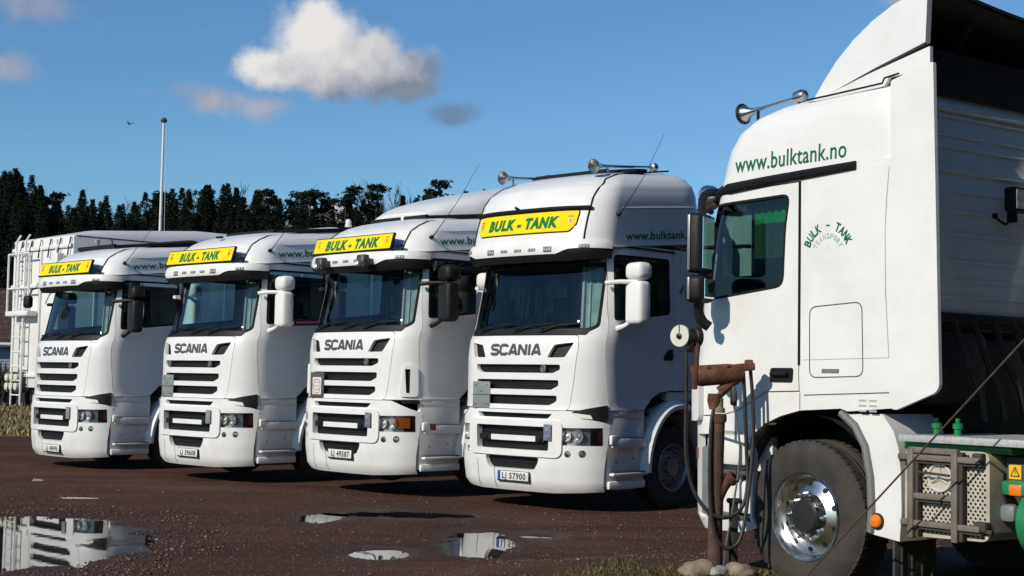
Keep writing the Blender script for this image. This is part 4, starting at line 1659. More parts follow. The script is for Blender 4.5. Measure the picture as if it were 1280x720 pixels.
    # mudguard behind the front wheel and its marker
    for sd in (1, -1):
        def mud(mb, sd=sd):
            P = [(-.30, 1.225), (-.42, 1.14), (-.50, 1.02), (-.55, .82), (-.56, .62), (-.55, .46), (-.80, .43), (-.815, .62), (-.81, .86), (-.79, 1.02), (-.75, 1.13), (-.66, 1.235)]
            mb.prism([(x, 1.185 * sd, z) for x, z in P], (0, -.50 * sd, 0), 0)
            E_ = [(-.32, 1.235), (-.44, 1.15), (-.525, 1.02), (-.57, .82), (-.58, .62), (-.57, .47)]
            mb.tube([(x, 1.19 * sd, z) for x, z in E_], .028, 8, 1)
            mb.box((-.86, 1.0 * sd, .72), (.04, .28, .42), 0, .015)
        md = part('mudguard', 'mud%d' % sd, mud, [WHITE2, pmat('grey_edge_trim', (.16, .16, .16), .6)], root, sharp=40)

        def amb(mb, sd=sd):
            mb.lathe([(.044, -.03), (.044, .008), (.036, .02), (0, .026)], (-.625, 1.20 * sd, .545), (0, sd, 0), 18)
            mb.lathe([(.052, -.02), (.052, .002), (.044, .004)], (-.625, 1.20 * sd, .545), (0, sd, 0), 18, 1)
        part('marker_lamp', 'ramb%d' % sd, amb, [AMBER, BLACK], md)

        def archin(mb, sd=sd):
            cx, cz = 0.0, .52
            vs, fs = [], []
            n = 15
            for i in range(n):
                t = R_(-5 + 175 * i / (n - 1))
                x, z = cx + .66 * math.cos(t), cz + .70 * math.sin(t)
                vs += [(x, 1.16 * sd, z), (x, .60 * sd, z)]
            fs = [(2 * i, 2 * i + 1, 2 * i + 3, 2 * i + 2) for i in range(n - 1)]
            mb.add(vs, fs)
        part('wheel_arch', 'rarch%d' % sd, archin, CHASS, root)

        def flap(mb, sd=sd):
            mb.box((-.74, .96 * sd, .29), (.02, .42, .34), 0, .005)
            for k in range(4):
                mb.box((-.752, (.80 + .1 * k) * sd, .29), (.012, .012, .32))
        part('mud_flap', 'flap%d' % sd, flap, pmat('grey_rubber_flap', (.045, .045, .045), .8), root)
        wheel_parts(root, (0, 1.05 * sd, .52), sd, rim=CHROME, rimkey='alloy', tyrekey='t', hub=pmat('black_hub', (.02, .02, .022), .4))

    # battery carrier with perforated cover, emblem and ladder frame
    def batt(mb):
        P = round_poly([(-.83, 1.025), (-1.46, 1.03), (-1.46, .49), (-.86, .475), (-.83, .53)], .06, 4)
        mb.prism([(x, 1.17, z) for x, z in P], (0, -.5, 0))
        # rows of round holes
        for i in range(17):
            for k in range(23):
                x = -.875 - .0335 * i - (.0167 if k % 2 else 0)
                z = .515 + .022 * k
                if x < -1.435 or abs(math.hypot(x + 1.105, z - .855)) < .086:
                    continue
                mb.add([(x + .0085 * math.cos(t), 1.1725, z + .0085 * math.sin(t)) for t in np.linspace(0, 2 * math.pi, 8)[:-1]], [tuple(range(7))], 1)
    bt = part('battery_cover', None, batt, [BEIGE, INK], root)

    def star(mb):
        c = Vector((-1.105, 1.180, .855))
        mb.tube([c + Vector((.084 * math.cos(t), 0, .084 * math.sin(t))) for t in np.linspace(0, 2 * math.pi, 33)[:-1]], .010, 6, closed=True)
        for t in (90, 210, 330):
            a = R_(t)
            d = Vector((math.cos(a), 0, math.sin(a)))
            p = Vector((-d.z, 0, d.x))
            mb.add([c + d * .078 + Vector((0, .008, 0)), c + p * .018, c + Vector((0, .02, 0)), c - p * .018], [(0, 1, 2), (0, 2, 3)])
        mb.lathe([(.082, -.012), (.082, -.004), (0, -.002)], c, (0, 1, 0), 28, 1)
    part('emblem', 'rstar', star, [pmat('emblem_metal', (.70, .68, .62), .35, metal=.2), BEIGE], bt)

    def frame(mb):
        for x in (-.925, -1.255):
            mb.box((x, 1.225, .75), (.046, .04, .56), 0, .008)
            mb.box((x - .035, 1.205, .75), (.024, .03, .54), 1)
        for z, x0, x1 in ((.975, -.82, -1.43), (.565, -.84, -1.43), (.735, -.90, -1.27), (1.02, -.90, -1.27)):
            mb.box(((x0 + x1) / 2, 1.215, z), (abs(x1 - x0), .04, .038), 0, .008)
            mb.box(((x0 + x1) / 2, 1.20, z - .027), (abs(x1 - x0), .03, .018), 1)
        mb.tube([(-.98, 1.235, .885), (-1.22, 1.235, .875)], .008, 6, 1)
        mb.box((-1.40, 1.19, .99), (.07, .06, .06), 1, .01)
        mb.box((-1.42, 1.19, .58), (.09, .06, .06), 1, .01)
        mb.tube([(-1.42, 1.2, .56), (-1.50, 1.2, .55)], .014, 6, 1)
    part('step_frame', None, frame, [FRAMEB, pmat('frame_dark', (.05, .042, .037), .8)], bt)

    def cat(mb):
        mb.box((-1.7, .75, 1.105), (1.75, .95, .012), 0)
        mb.box((-1.7, 1.225, 1.092), (1.75, .012, .045), 0, .004)
    part('catwalk', None, cat, ALU, root)

    def greens(mb):
        mb.box((-1.2, .95, 1.045), (.80, .40, .05), 0, .01)
        mb.box((-2.35, .42, .93), (3.2, .08, .22), 0, .01)
        mb.box((-2.35, -.42, .93), (3.2, .08, .22), 0, .01)
        mb.box((-1.60, .98, .82), (.22, .25, .09), 0, .02)
        for x, y in ((-.93, .98), (-1.0, .86), (-1.06, .94)):
            mb.lathe([(.022, 0), (.022, .04), (.032, .045), (.032, .075), (.015, .08), (.015, .11), (0, .112)], (x, y, 1.11), (0, 0, 1), 10)
    part('chassis_frame', None, greens, FGREEN, root)

    def tank(mb):
        mb.lathe([(0, 0), (.17, 0), (.205, .03), (.205, .83), (.17, .86), (0, .86)], (-1.60, .95, .62), (-1, 0, 0), 28)
    part('air_tank', None, tank, FGREEN, root)

    def valve(mb):
        mb.box((-1.51, 1.04, .665), (.11, .08, .11), 0, .03)
        mb.tube(catmull([(-1.45, 1.02, .90), (-1.47, 1.05, .80), (-1.49, 1.05, .74), (-1.50, 1.04, .68)], 4), .012, 6, 1)
        mb.tube(catmull([(-1.47, 1.0, .88), (-1.52, 1.02, .78), (-1.47, 1.03, .70), (-1.51, 1.04, .62)], 4), .010, 6, 1)
        mb.box((-1.44, 1.0, .80), (.05, .06, .10), 1, .01)
    part('air_valve', None, valve, [pmat('valve_grey', (.16, .20, .20), .5), BLACK], root)

    def redcap(mb):
        mb.lathe([(.018, 0), (.020, .05), (.012, .07), (0, .075)], (-1.41, 1.02, .90), (0, .1, 1), 10)
    part('cable_cap', None, redcap, pmat('cap_red', (.65, .06, .03), .4), root)

    def wlabel(mb):
        mb.box((-1.57, 1.0, .93), (.16, .10, .15), 1, .01)
        mb.box((-1.555, 1.052, .915), (.085, .003, .085), 0)
        for a, b in (((-1.525, .89), (-1.555, .945)), ((-1.555, .945), (-1.585, .89)), ((-1.585, .89), (-1.525, .89))):
            mb.tube([(a[0], 1.0545, a[1]), (b[0], 1.0545, b[1])], .003, 5, 2)
        mb.tube([(-1.555, 1.0545, .93), (-1.555, 1.0545, .905)], .003, 5, 2)
    part('warning_label', None, wlabel, [WARN, BADGE, INK], root)

    def orange(mb):
        mb.box((-1.59, 1.09, .81), (.09, .04, .07), 0, .012)
    part('side_lamp', 'rorange', orange, AMBER, root)

    def engine(mb):
        mb.box((.1, 0, 1.15), (1.7, .95, 1.25), 0, .1)
        mb.box((-.70, .55, 1.55), (.2, .6, .5), 0, .06)
        for k in range(5):
            y = .75 - .22 * k
            mb.tube(catmull([(-.88, y, 1.85), (-.95, y - .04, 1.6), (-1.0, y - .12, 1.4), (-.98, y - .2, 1.2)], 5), .022, 8)
        mb.tube([(0, -1.0, .52), (0, 1.0, .52)], .075, 10)
        mb.box((-.2, 0, .55), (1.6, .9, .2))
        mb.box((-2.6, 0, 1.12), (.9, .9, .10), 0, .03)
        mb.tube([(-3.1, -1.0, .52), (-3.1, 1.0, .52)], .09, 10)
    part('engine', None, engine, CHASS, root)
    for sd in (1, -1):
        wheel_parts(root, (-3.1, .98 * sd, .52), sd)

    for sd in (1, -1):
        def rmg(mb, sd=sd):
            vs = []
            for i in range(13):
                t = math.pi * i / 12
                vs += [(-3.1 + .62 * math.cos(t), 1.2 * sd, .50 + .62 * math.sin(t)), (-3.1 + .62 * math.cos(t), .72 * sd, .50 + .62 * math.sin(t))]
            mb.add(vs, [(2 * i, 2 * i + 1, 2 * i + 3, 2 * i + 2) for i in range(12)])
        part('rear_mudguard', 'rmg%d' % sd, rmg, BLACK, root)
    return root
# ------------------------------------------------------------------ ground
_wv = [(nrng.uniform(-1, 1, 2), nrng.uniform(0, 6.28)) for _ in range(14)]


def wav(x, y, s):
    r = 0
    for i, (d, p) in enumerate(_wv):
        f = s * (1 + .55 * i)
        n = np.hypot(*d) + 1e-6
        r = r + np.sin((x * d[0] + y * d[1]) / n * f + p) / (1 + .35 * i)
    return r / 3.2


def sstep(a, b, x):
    t = np.clip((x - a) / (b - a), 0, 1)
    return t * t * (3 - 2 * t)


PUD = [(-5.05, 13.5, 1.68, 2.55, .055), (-.30, 14.35, .36, 1.15, .035), (-1.18, 13.3, .28, .42, .03), (-2.12, 16.6, .28, .55, .03), (-1.15, 17.15, .95, .42, .03),
       (.30, 15.0, .22, .18, .022), (-7.3, 21.4, .45, .45, .03), (-5.6, 18.6, .4, .25, .02)]


def hgt(x, y):
    x = np.asarray(x, float)
    y = np.asarray(y, float)
    q = y - .4 * np.maximum(x - .5, 0)
    z = .195 * sstep(13.4, 11.2, q) * sstep(-1.2, .8, x)
    z = z + .10 * np.exp(-(((x - 1.45) / .75) ** 2 + ((y - 9.95) / .5) ** 2))
    z = z + .03 * sstep(13, 11, y) * sstep(-3.0, -1.5, x)
    near = sstep(40, 25, np.abs(y - 12))
    z = z + near * (.007 * wav(x, y, 1.1) + .004 * wav(x + 7, y - 3, 5.0) + .0022 * wav(y, x, 17.0))
    for (cx, cy, rx, ry, dp) in PUD:
        d = np.sqrt(((x - cx) / rx) ** 2 + ((y - cy) / ry) ** 2)
        d = d + .12 * wav(x * 1.0 + cx, y, 2.6) + (.05 if rx > 1 else .16) * wav(y, x, 7.0) + (.02 if rx > 1 else .10) * wav(x, y + cy, 16.0)
        z = z - dp * sstep(1.30, .55, d)
    z = z + .5 * sstep(60, 95, y) + 2.2 * sstep(95, 170, y)
    return z


WZ = -.017


def grid(x0, x1, dx, far):
    core = np.arange(x0, x1 + 1e-6, dx)
    a, b = [], []
    s = dx
    p = x1
    while p < far:
        s *= 1.35
        p += s
        a.append(p)
    s, p = dx, x0
    while p > -far:
        s *= 1.35
        p -= s
        b.append(p)
    return np.array(b[::-1] + list(core) + a)


xs = grid(-8.5, 5.5, .05, 2500)
ys = grid(8.2, 23, .055, 2500)
XX, YY = np.meshgrid(xs, ys)
ZZ = hgt(XX, YY)
nx, ny = len(xs), len(ys)
me = bpy.data.meshes.new('ground')
V = np.stack([XX.ravel(), YY.ravel(), ZZ.ravel()], 1)
i0 = (np.arange(ny - 1)[:, None] * nx + np.arange(nx - 1)[None, :]).ravel()
Q = np.stack([i0, i0 + 1, i0 + nx + 1, i0 + nx], 1)


def fast_mesh(me, V, Q, smooth=True):
    k = Q.shape[1]
    me.vertices.add(len(V))
    me.vertices.foreach_set('co', V.astype(np.float32).ravel())
    me.loops.add(Q.size)
    me.loops.foreach_set('vertex_index', Q.astype(np.int32).ravel())
    me.polygons.add(len(Q))
    me.polygons.foreach_set('loop_start', np.arange(0, Q.size, k, dtype=np.int32))
    me.polygons.foreach_set('loop_total', np.full(len(Q), k, dtype=np.int32))
    me.update(calc_edges=True)
    me.validate()
    if smooth:
        me.shade_smooth()
    return me


fast_mesh(me, V, Q)
gm = bpy.data.materials.new('gravel_yard')
gm.use_nodes = True
T = NT(gm.node_tree)
p = T.new('ShaderNodeBsdfPrincipled')
o = T.new('ShaderNodeOutputMaterial')
T.link(p.outputs[0], o.inputs[0])
geo = T.new('ShaderNodeNewGeometry')
pos = geo.outputs['Position']
n1 = T.noise(pos, .55, 5, .6)
n2 = T.noise(pos, 9.0, 5, .65)
n3 = T.noise(pos, 70.0, 3, .6)
base = T.ramp(n1.outputs['Fac'], [(.30, (.058, .024, .015)), (.50, (.094, .041, .026)), (.70, (.130, .064, .043))])
base = T.mix(T.ramp(n2.outputs['Fac'], [(.35, (0, 0, 0)), (.7, (.55, .55, .55))]), base, (.135, .070, .048))
vor = T.new('ShaderNodeTexVoronoi'); T.link(pos, vor.inputs['Vector']); vor.inputs['Scale'].default_value = 42.0
sepc = T.new('ShaderNodeSeparateColor'); T.link(vor.outputs['Color'], sepc.inputs[0])
stone = T.math('MULTIPLY', T.math('GREATER_THAN', sepc.outputs[0], .62), T.math('LESS_THAN', vor.outputs['Distance'], .40))
base = T.mix(T.math('MULTIPLY', stone, T.math('MULTIPLY', n2.outputs['Fac'], 1.3)), base, T.ramp(sepc.outputs[1], [(0, (.022, .013, .011)), (.45, (.09, .055, .045)), (.8, (.19, .135, .115)), (1, (.30, .24, .21))]))
# stretched wheel tracks across the yard
mp = T.new('ShaderNodeMapping'); T.link(pos, mp.inputs[0]); mp.inputs['Rotation'].default_value = (0, 0, R_(-8)); mp.inputs['Scale'].default_value = (.13, 1.9, 1)
n4 = T.noise(mp.outputs[0], 1.0, 4, .6)
base = T.mix(T.ramp(n4.outputs['Fac'], [(.40, (0, 0, 0)), (.62, (.45, .45, .45))]), base, (.036, .016, .013))
# wet rims round the puddles
wet = None
sx = T.new('ShaderNodeSeparateXYZ'); T.link(pos, sx.inputs[0])
for (cx, cy, rx, ry, dp) in PUD[:6]:
    d = T.vmath('MULTIPLY', T.vmath('SUBTRACT', pos, (cx, cy, 0)), (1 / (rx + .22), 1 / (ry + .45), 0))
    L = T.math('ADD', T.vmath('LENGTH', d), T.math('MULTIPLY', T.math('SUBTRACT', n2.outputs['Fac'], .5), 1.1))
    q = T.math('MULTIPLY', T.math('SUBTRACT', 1.22, L, clamp=True), 1.8, clamp=True)
    wet = q if wet is None else T.math('MAXIMUM', wet, q)
base = T.mix(T.math('MULTIPLY', wet, .55), base, (.020, .013, .012))
# far field: dead grass
fg = T.noise(pos, 1.7, 6, .7)
fg2 = T.noise(pos, .13, 3, .5)
grassc = T.ramp(fg.outputs['Fac'], [(.3, (.10, .085, .03)), (.5, (.20, .155, .065)), (.7, (.30, .22, .10))])
grassc = T.mix(T.ramp(fg2.outputs['Fac'], [(.4, (0, 0, 0)), (.6, (.6, .6, .6))]), grassc, (.07, .08, .025))
edge = T.math('ADD', sx.outputs[1], T.math('MULTIPLY', T.math('SUBTRACT', n1.outputs['Fac'], .5), 5.0))
gf = T.ramp(T.math('MULTIPLY', T.math('SUBTRACT', edge, 34.5), .8, clamp=True), [(0, (0, 0, 0)), (1, (1, 1, 1))])
base = T.mix(gf, base, grassc)
# verge at the lower right: moss and dead grass
ve = T.math('SUBTRACT', T.math('ADD', T.math('MULTIPLY', T.math('SUBTRACT', n2.outputs['Fac'], .5), 1.3), 11.15), sx.outputs[1])
vx_ = T.math('MULTIPLY', T.math('SUBTRACT', sx.outputs[0], .1), 2.0, clamp=True)
vf = T.math('MULTIPLY', T.math('MULTIPLY', ve, 3.0, clamp=True), vx_)
base = T.mix(T.math('MULTIPLY', vf, .85), base, T.ramp(n2.outputs['Fac'], [(.3, (.045, .04, .012)), (.55, (.10, .09, .025)), (.75, (.16, .12, .055))]))
T.link(base, p.inputs['Base Color'])
T.link(T.math('SUBTRACT', .92, T.math('MULTIPLY', wet, .45)), p.inputs['Roughness'])
p.inputs['Specular IOR Level'].default_value = .18
b = T.new('ShaderNodeBump'); b.inputs['Strength'].default_value = 1.0; b.inputs['Distance'].default_value = .05
hh = T.math('ADD', T.math('MULTIPLY', n3.outputs['Fac'], .5), T.math('ADD', n2.outputs['Fac'], T.math('MULTIPLY', stone, .35)))
T.link(hh, b.inputs['Height']); T.link(b.outputs[0], p.inputs['Normal'])
me.materials.append(gm)
ground = bpy.data.objects.new('ground', me)
COL.objects.link(ground)
tag(ground, 'reddish brown gravel yard with wet patches under the lorries', None, None, 'structure')

# puddles: level water sheets lying in hollows of the yard
wm = bpy.data.materials.new('puddle_water')
wm.use_nodes = True
T = NT(wm.node_tree)
p = T.new('ShaderNodeBsdfPrincipled'); o = T.new('ShaderNodeOutputMaterial'); T.link(p.outputs[0], o.inputs[0])
p.inputs['Base Color'].default_value = (.022, .015, .013, 1)
p.inputs['Roughness'].default_value = .015
p.inputs['IOR'].default_value = 1.45
g = T.new('ShaderNodeNewGeometry')
nn_ = T.noise(g.outputs['Position'], 6.0, 2, .5)
b = T.new('ShaderNodeBump'); b.inputs['Strength'].default_value = .02; b.inputs['Distance'].default_value = .01
T.link(nn_.outputs['Fac'], b.inputs['Height']); T.link(b.outputs[0], p.inputs['Normal'])
PLAB = ['large puddle at the lower left mirroring a white lorry front', 'narrow bright puddle in front of the nearest lorry of the row', 'small bright puddle left of the narrow one', 'small pale puddle before the third lorry',
        'dark flat puddle along the front of the third lorry', 'tiny puddle right of the narrow bright one', 'small puddle before the farthest lorry', 'small shallow puddle behind the large one']
for k, (cx, cy, rx, ry, dp) in enumerate(PUD):
    mb = MB()
    n = 40
    mb.add([(cx + 1.12 * rx * math.cos(t), cy + 1.12 * ry * math.sin(t), WZ) for t in np.linspace(0, 2 * math.pi, n + 1)[:-1]], [tuple(range(n))])
    pm = bpy.data.objects.new('puddle', mb.mesh('puddle', [wm], smooth=False))
    COL.objects.link(pm)
    tag(pm, PLAB[k], None, None, 'structure')

# loose stones
ico = bmesh.new()
bmesh.ops.create_icosphere(ico, subdivisions=1, radius=1)
IV = np.array([v.co[:] for v in ico.verts])
IF = np.array([[v.index for v in f.verts] for f in ico.faces])
ico.free()
N = 26000
yy = 9.8 + 10.5 * nrng.random(N) ** 1.35
xx = nrng.uniform(-.38, .30, N) * yy
keep = np.ones(N, bool)
cl = wav(xx, yy, 1.9) + nrng.normal(0, .5, N)
d1 = np.sqrt(((xx + 5.05) / 1.68) ** 2 + ((yy - 13.5) / 2.55) ** 2)
rim = np.exp(-((d1 - 1.25) / .22) ** 2)
keep = (cl + 2.2 * rim > -.35) & ~((xx > .2) & (yy < 11))
xx, yy, rim = xx[keep], yy[keep], rim[keep]
N = len(xx)
sc = np.exp(nrng.normal(math.log(.0056), .42, N)) * (1 + .8 * rim)
sc = np.clip(sc, .0025, .022)
ang = nrng.uniform(0, 6.28, N)
PV = IV[None] * (1 + .25 * nrng.normal(0, 1, (N, len(IV), 1)).clip(-1, 1)) * sc[:, None, None] * np.stack([nrng.uniform(.8, 1.4, N), nrng.uniform(.8, 1.2, N), nrng.uniform(.45, .8, N)], 1)[:, None, :]
ca, sa_ = np.cos(ang)[:, None], np.sin(ang)[:, None]
PX = PV[..., 0] * ca - PV[..., 1] * sa_ + xx[:, None]
PY = PV[..., 0] * sa_ + PV[..., 1] * ca + yy[:, None]
PZ = PV[..., 2] + (hgt(xx, yy) + sc * .2)[:, None]
me = bpy.data.meshes.new('gravel')
fast_mesh(me, np.stack([PX, PY, PZ], 2).reshape(-1, 3), (IF[None] + (np.arange(N) * len(IV))[:, None, None]).reshape(-1, 3), False)
sm = bpy.data.materials.new('loose_stone')
sm.use_nodes = True
T = NT(sm.node_tree)
p = T.new('ShaderNodeBsdfPrincipled'); o = T.new('ShaderNodeOutputMaterial'); T.link(p.outputs[0], o.inputs[0])
g = T.new('ShaderNodeNewGeometry')
T.link(T.ramp(g.outputs['Random Per Island'], [(0, (.042, .022, .015)), (.5, (.090, .050, .035)), (.85, (.125, .085, .068)), (1, (.21, .165, .14))]), p.inputs['Base Color'])
p.inputs['Roughness'].default_value = .85
me.materials.append(sm)
gv = bpy.data.objects.new('gravel', me)
COL.objects.link(gv)
tag(gv, 'loose stones scattered over the brown yard', None, None, 'stuff')


def blades(name, n, xf, yf, hmin, hmax, cols, label, wid=.006, lean=.5):
    x = xf(n)
    y = yf(n)
    x, y = x[:n], y[:n]
    z = hgt(x, y) - .005
    h = nrng.uniform(hmin, hmax, n) * (0.5 + nrng.random(n))
    a = nrng.uniform(0, 6.28, n)
    ln = nrng.uniform(.1, lean, n) * h * 1.6
    b = nrng.uniform(0, 6.28, n)
    w = wid * (0.6 + nrng.random(n))
    ox, oy = np.cos(a) * w, np.sin(a) * w
    lx, ly = np.cos(b) * ln, np.sin(b) * ln
    P = np.stack([np.stack([x - ox, y - oy, z], 1), np.stack([x + ox, y + oy, z], 1),
                  np.stack([x + ox * .7 + lx * .4, y + oy * .7 + ly * .4, z + h * .65], 1), np.stack([x - ox * .7 + lx * .4, y - oy * .7 + ly * .4, z + h * .65], 1),
                  np.stack([x + lx, y + ly, z + h], 1)], 1)
    Fq = np.concatenate([np.array([[0, 1, 2], [0, 2, 3], [3, 2, 4]])[None] + (np.arange(n) * 5)[:, None, None]]).reshape(-1, 3)
    me = bpy.data.meshes.new(name)
    fast_mesh(me, P.reshape(-1, 3), Fq, False)
    m = bpy.data.materials.new(name + '_blades')
    m.use_nodes = True
    T = NT(m.node_tree)
    p = T.new('ShaderNodeBsdfPrincipled'); o = T.new('ShaderNodeOutputMaterial'); T.link(p.outputs[0], o.inputs[0])
    g = T.new('ShaderNodeNewGeometry')
    T.link(T.ramp(g.outputs['Random Per Island'], cols), p.inputs['Base Color'])
    p.inputs['Roughness'].default_value = .8
    me.materials.append(m)
    ob = bpy.data.objects.new(name, me)
    COL.objects.link(ob)
    return tag(ob, label, None, None, 'stuff')


def vx_fn(n):
    return nrng.uniform(.15, 4.2, n)


_bx = nrng.uniform(.15, 3.2, 16000)
_by = 9.6 + nrng.random(16000) ** .8 * (1.55 + .25 * wav(_bx, _bx * .3, 2.0))
ok = (wav(_bx, _by, 3.1) + nrng.normal(0, .55, 16000) - .9 * sstep(10.6, 11.6, _by) > -.15) & ((_bx < 1.05) | (_by < 10.35)) & (_by < 10.0 + 1.3 * sstep(.1, .9, _bx) + .1)
_bx, _by = _bx[ok], _by[ok]
blades('verge_grass', len(_bx), lambda n: _bx, lambda n: _by, .014, .038, [(0, (.028, .026, .007)), (.45, (.065, .052, .014)), (.75, (.12, .085, .030)), (1, (.23, .17, .08))], 'mossy dead grass on the verge around the rusty post', .004)
_fx = nrng.uniform(-27, -9, 9000)
_fy = 35.5 + 26 * nrng.random(9000) ** 1.5
blades('field_grass', 9000, lambda n: _fx, lambda n: _fy, .10, .22, [(0, (.09, .085, .025)), (.5, (.20, .155, .06)), (1, (.34, .26, .12))], 'yellow winter grass beyond the left edge of the yard', .03)

# ------------------------------------------------------------------ snowy hill and woods
def ridge(name, fn, mat, label, y0, depth, x0, x1, n=90):
    xs_ = np.linspace(x0, x1, n)
    rows = [0, .25, .5, .75, 1.0, 1.4]
    P = []
    for r in rows:
        for x in xs_:
            H = fn(x)
            t = min(r, 1)
            P.append((x, y0 + depth * r, (H * math.sin(t * math.pi / 2) ** .9 if r <= 1 else H * .7) - (8 if r == 0 else 0)))
    P = np.array(P)
    m_ = len(xs_)
    i0 = (np.arange(len(rows) - 1)[:, None] * m_ + np.arange(m_ - 1)[None]).ravel()
    me = bpy.data.meshes.new(name)
    fast_mesh(me, P, np.stack([i0, i0 + 1, i0 + m_ + 1, i0 + m_], 1))
    me.materials.append(mat)
    ob = bpy.data.objects.new(name, me)
    COL.objects.link(ob)
    return tag(ob, label, None, None, 'structure')


snow = bpy.data.materials.new('snowy_slope')
snow.use_nodes = True
T = NT(snow.node_tree)
p = T.new('ShaderNodeBsdfPrincipled'); o = T.new('ShaderNodeOutputMaterial'); T.link(p.outputs[0], o.inputs[0])
g = T.new('ShaderNodeNewGeometry')
mp = T.new('ShaderNodeMapping'); T.link(g.outputs['Position'], mp.inputs[0]); mp.inputs['Scale'].default_value = (1, .2, .35)
n1 = T.noise(mp.outputs[0], .16, 6, .72)
T.link(T.ramp(n1.outputs['Fac'], [(.40, (.72, .73, .76)), (.52, (.42, .40, .40)), (.60, (.07, .07, .06))]), p.inputs['Base Color'])
p.inputs['Roughness'].default_value = .9
ridge('snowy_hill', lambda x: 20 + (62 + 7 * math.sin(x * .05) + 5 * math.sin(x * .13 + 1)) * float(sstep(-150, -105, x)) - 20 * max(0, (x + 20) / 200), snow, 'distant hill with snow between scattered trees behind the pines', 560, 200, -900, 700)
forest_floor = pmat('forest_floor', (.035, .030, .020), .95, var=.5, vscale=.4)


def wood_h(x):
    return 3.2 + 6.0 * float(sstep(-28, -52, x))


NEEDLE = []
for nm, c0, c1 in (('pine_needles', (.008, .014, .008), (.022, .032, .014)), ('spruce_needles', (.005, .010, .006), (.014, .023, .012))):
    m = bpy.data.materials.new(nm)
    m.use_nodes = True
    T = NT(m.node_tree)
    p = T.new('ShaderNodeBsdfPrincipled'); o = T.new('ShaderNodeOutputMaterial'); T.link(p.outputs[0], o.inputs[0])
    g = T.new('ShaderNodeNewGeometry')
    nz = T.noise(g.outputs['Position'], .55, 3)
    f = T.math('ADD', T.math('MULTIPLY', g.outputs['Random Per Island'], .5), T.math('MULTIPLY', nz.outputs['Fac'], .6))
    T.link(T.ramp(f, [(.25, c0), (.8, c1)]), p.inputs['Base Color'])
    p.inputs['Roughness'].default_value = .8
    p.inputs['Specular IOR Level'].default_value = .2
    NEEDLE.append(m)
BARK = pmat('conifer_bark', (.07, .045, .032), .9, var=.4, vscale=3)
BIRCHM = pmat('bare_twigs', (.060, .048, .046), .9, var=.35, vscale=2)


def clumps(rs, kind, h, n):
    """needle tufts spread through the crown: centre points, sizes"""
    C, S = [], []
    if kind == 'spruce':
        for i in range(n):
            t = rs.random() ** .75
            z = h * (.10 + .90 * (1 - (1 - t) ** 1.0))
            rmax = h * .17 * (1 - t) ** .85 + .12
            lay = .75 + .25 * math.sin(z * 2.6 + rs.normal(0, .4))
            a = rs.random() * 6.283
            r = rmax * lay * (.35 + .65 * rs.random() ** .5)
            C.append((r * math.cos(a), r * math.sin(a), z - r * .30))
            S.append(.24 * (1.15 - .65 * t))
    else:
        nb = 13
        br = []
        for k in range(nb):
            t = k / (nb - 1)
            z = h * (.46 + .52 * t)
            L = h * (.045 + .125 * (1 - t) ** .8) * (.45 + .75 * rs.random())
            br.append((rs.random() * 6.283, z, L, rs.uniform(-.1, .45)))
        for i in range(n):
            a, z, L, up = br[rs.integers(nb)]
            u = .3 + .7 * rs.random() ** .6
            C.append((math.cos(a) * L * u + rs.normal(0, .30), math.sin(a) * L * u + rs.normal(0, .30), z + up * L * u + rs.normal(0, .12)))
            S.append(rs.uniform(.12, .25))
    return np.array(C), np.array(S)


def tuft_mesh(name, C, S, rs, mat, per=7):
    n = len(C)
    P = np.repeat(C, per, 0)
    s = np.repeat(S, per)
    m = len(P)
    d = rs.normal(0, 1, (m, 3)); d[:, 2] *= .55
    d /= np.linalg.norm(d, axis=1)[:, None]
    u = np.cross(d, rs.normal(0, 1, (m, 3)))
    u /= np.linalg.norm(u, axis=1)[:, None]
    c = P + d * s[:, None] * .5
    w = s[:, None] * .26
    V = np.stack([P - u * w * .5, c + u * w, P + d * s[:, None] * 1.15, c - u * w], 1).reshape(-1, 3)
    me = bpy.data.meshes.new(name)
    fast_mesh(me, V, np.arange(m * 4).reshape(-1, 4), False)
    me.materials.append(mat)
    return me


def trunk_fn(kind, h, rs):
    mb = MB()
    bend = rs.normal(0, .10, 2)
    P = [(bend[0] * math.sin(t * 3), bend[1] * math.sin(t * 2.4), h * t * .97) for t in np.linspace(0, 1, 8)]
    mb.tube(P, [h * .016 * (1 - .9 * t) + .02 for t in np.linspace(0, 1, 8)], 7)
    if kind == 'pine':
        for k in range(10):
            t = .42 + .5 * k / 10
            a = rs.random() * 6.28
            L = h * .15 * (1 - .5 * (t - .42))
            p0 = Vector((0, 0, h * t))
            mb.tube([p0, p0 + Vector((math.cos(a) * L * .5, math.sin(a) * L * .5, L * .1)), p0 + Vector((math.cos(a) * L, math.sin(a) * L, L * .35))], [.07, .05, .02], 5)
    return mb


def bare_fn(h, rs):
    mb = MB()

    def grow_(p, d, L, r, lv):
        q = p + d * L
        mid = p + d * L * .5 + Vector(rs.normal(0, .04 * L, 3))
        mb.tube([p, mid, q], [r, r * .82, r * .62], 4 if lv else 6, caps=False)
        if lv >= 4:
            return
        k = (9, 6, 5, 5)[lv]
        for i in range(k):
            a = rs.random() * 6.283
            t = .35 + .65 * (i + rs.random()) / k
            b_ = p.lerp(q, min(t, 1))
            sp = rs.uniform(.25, .60)
            nd = (d + Vector((math.cos(a) * sp, math.sin(a) * sp, rs.uniform(.0, .25)))).normalized()
            grow_(b_, nd, L * rs.uniform(.42, .62), max(r * .58, .013), lv + 1)
    grow_(Vector((0, 0, 0)), Vector((0, 0, 1)), h * .50, h * .0085, 0)
    zt = max(v[2] for v in mb.v)
    mb.v = [(v[0] * h / zt, v[1] * h / zt, v[2] * h / zt) for v in mb.v]
    return mb


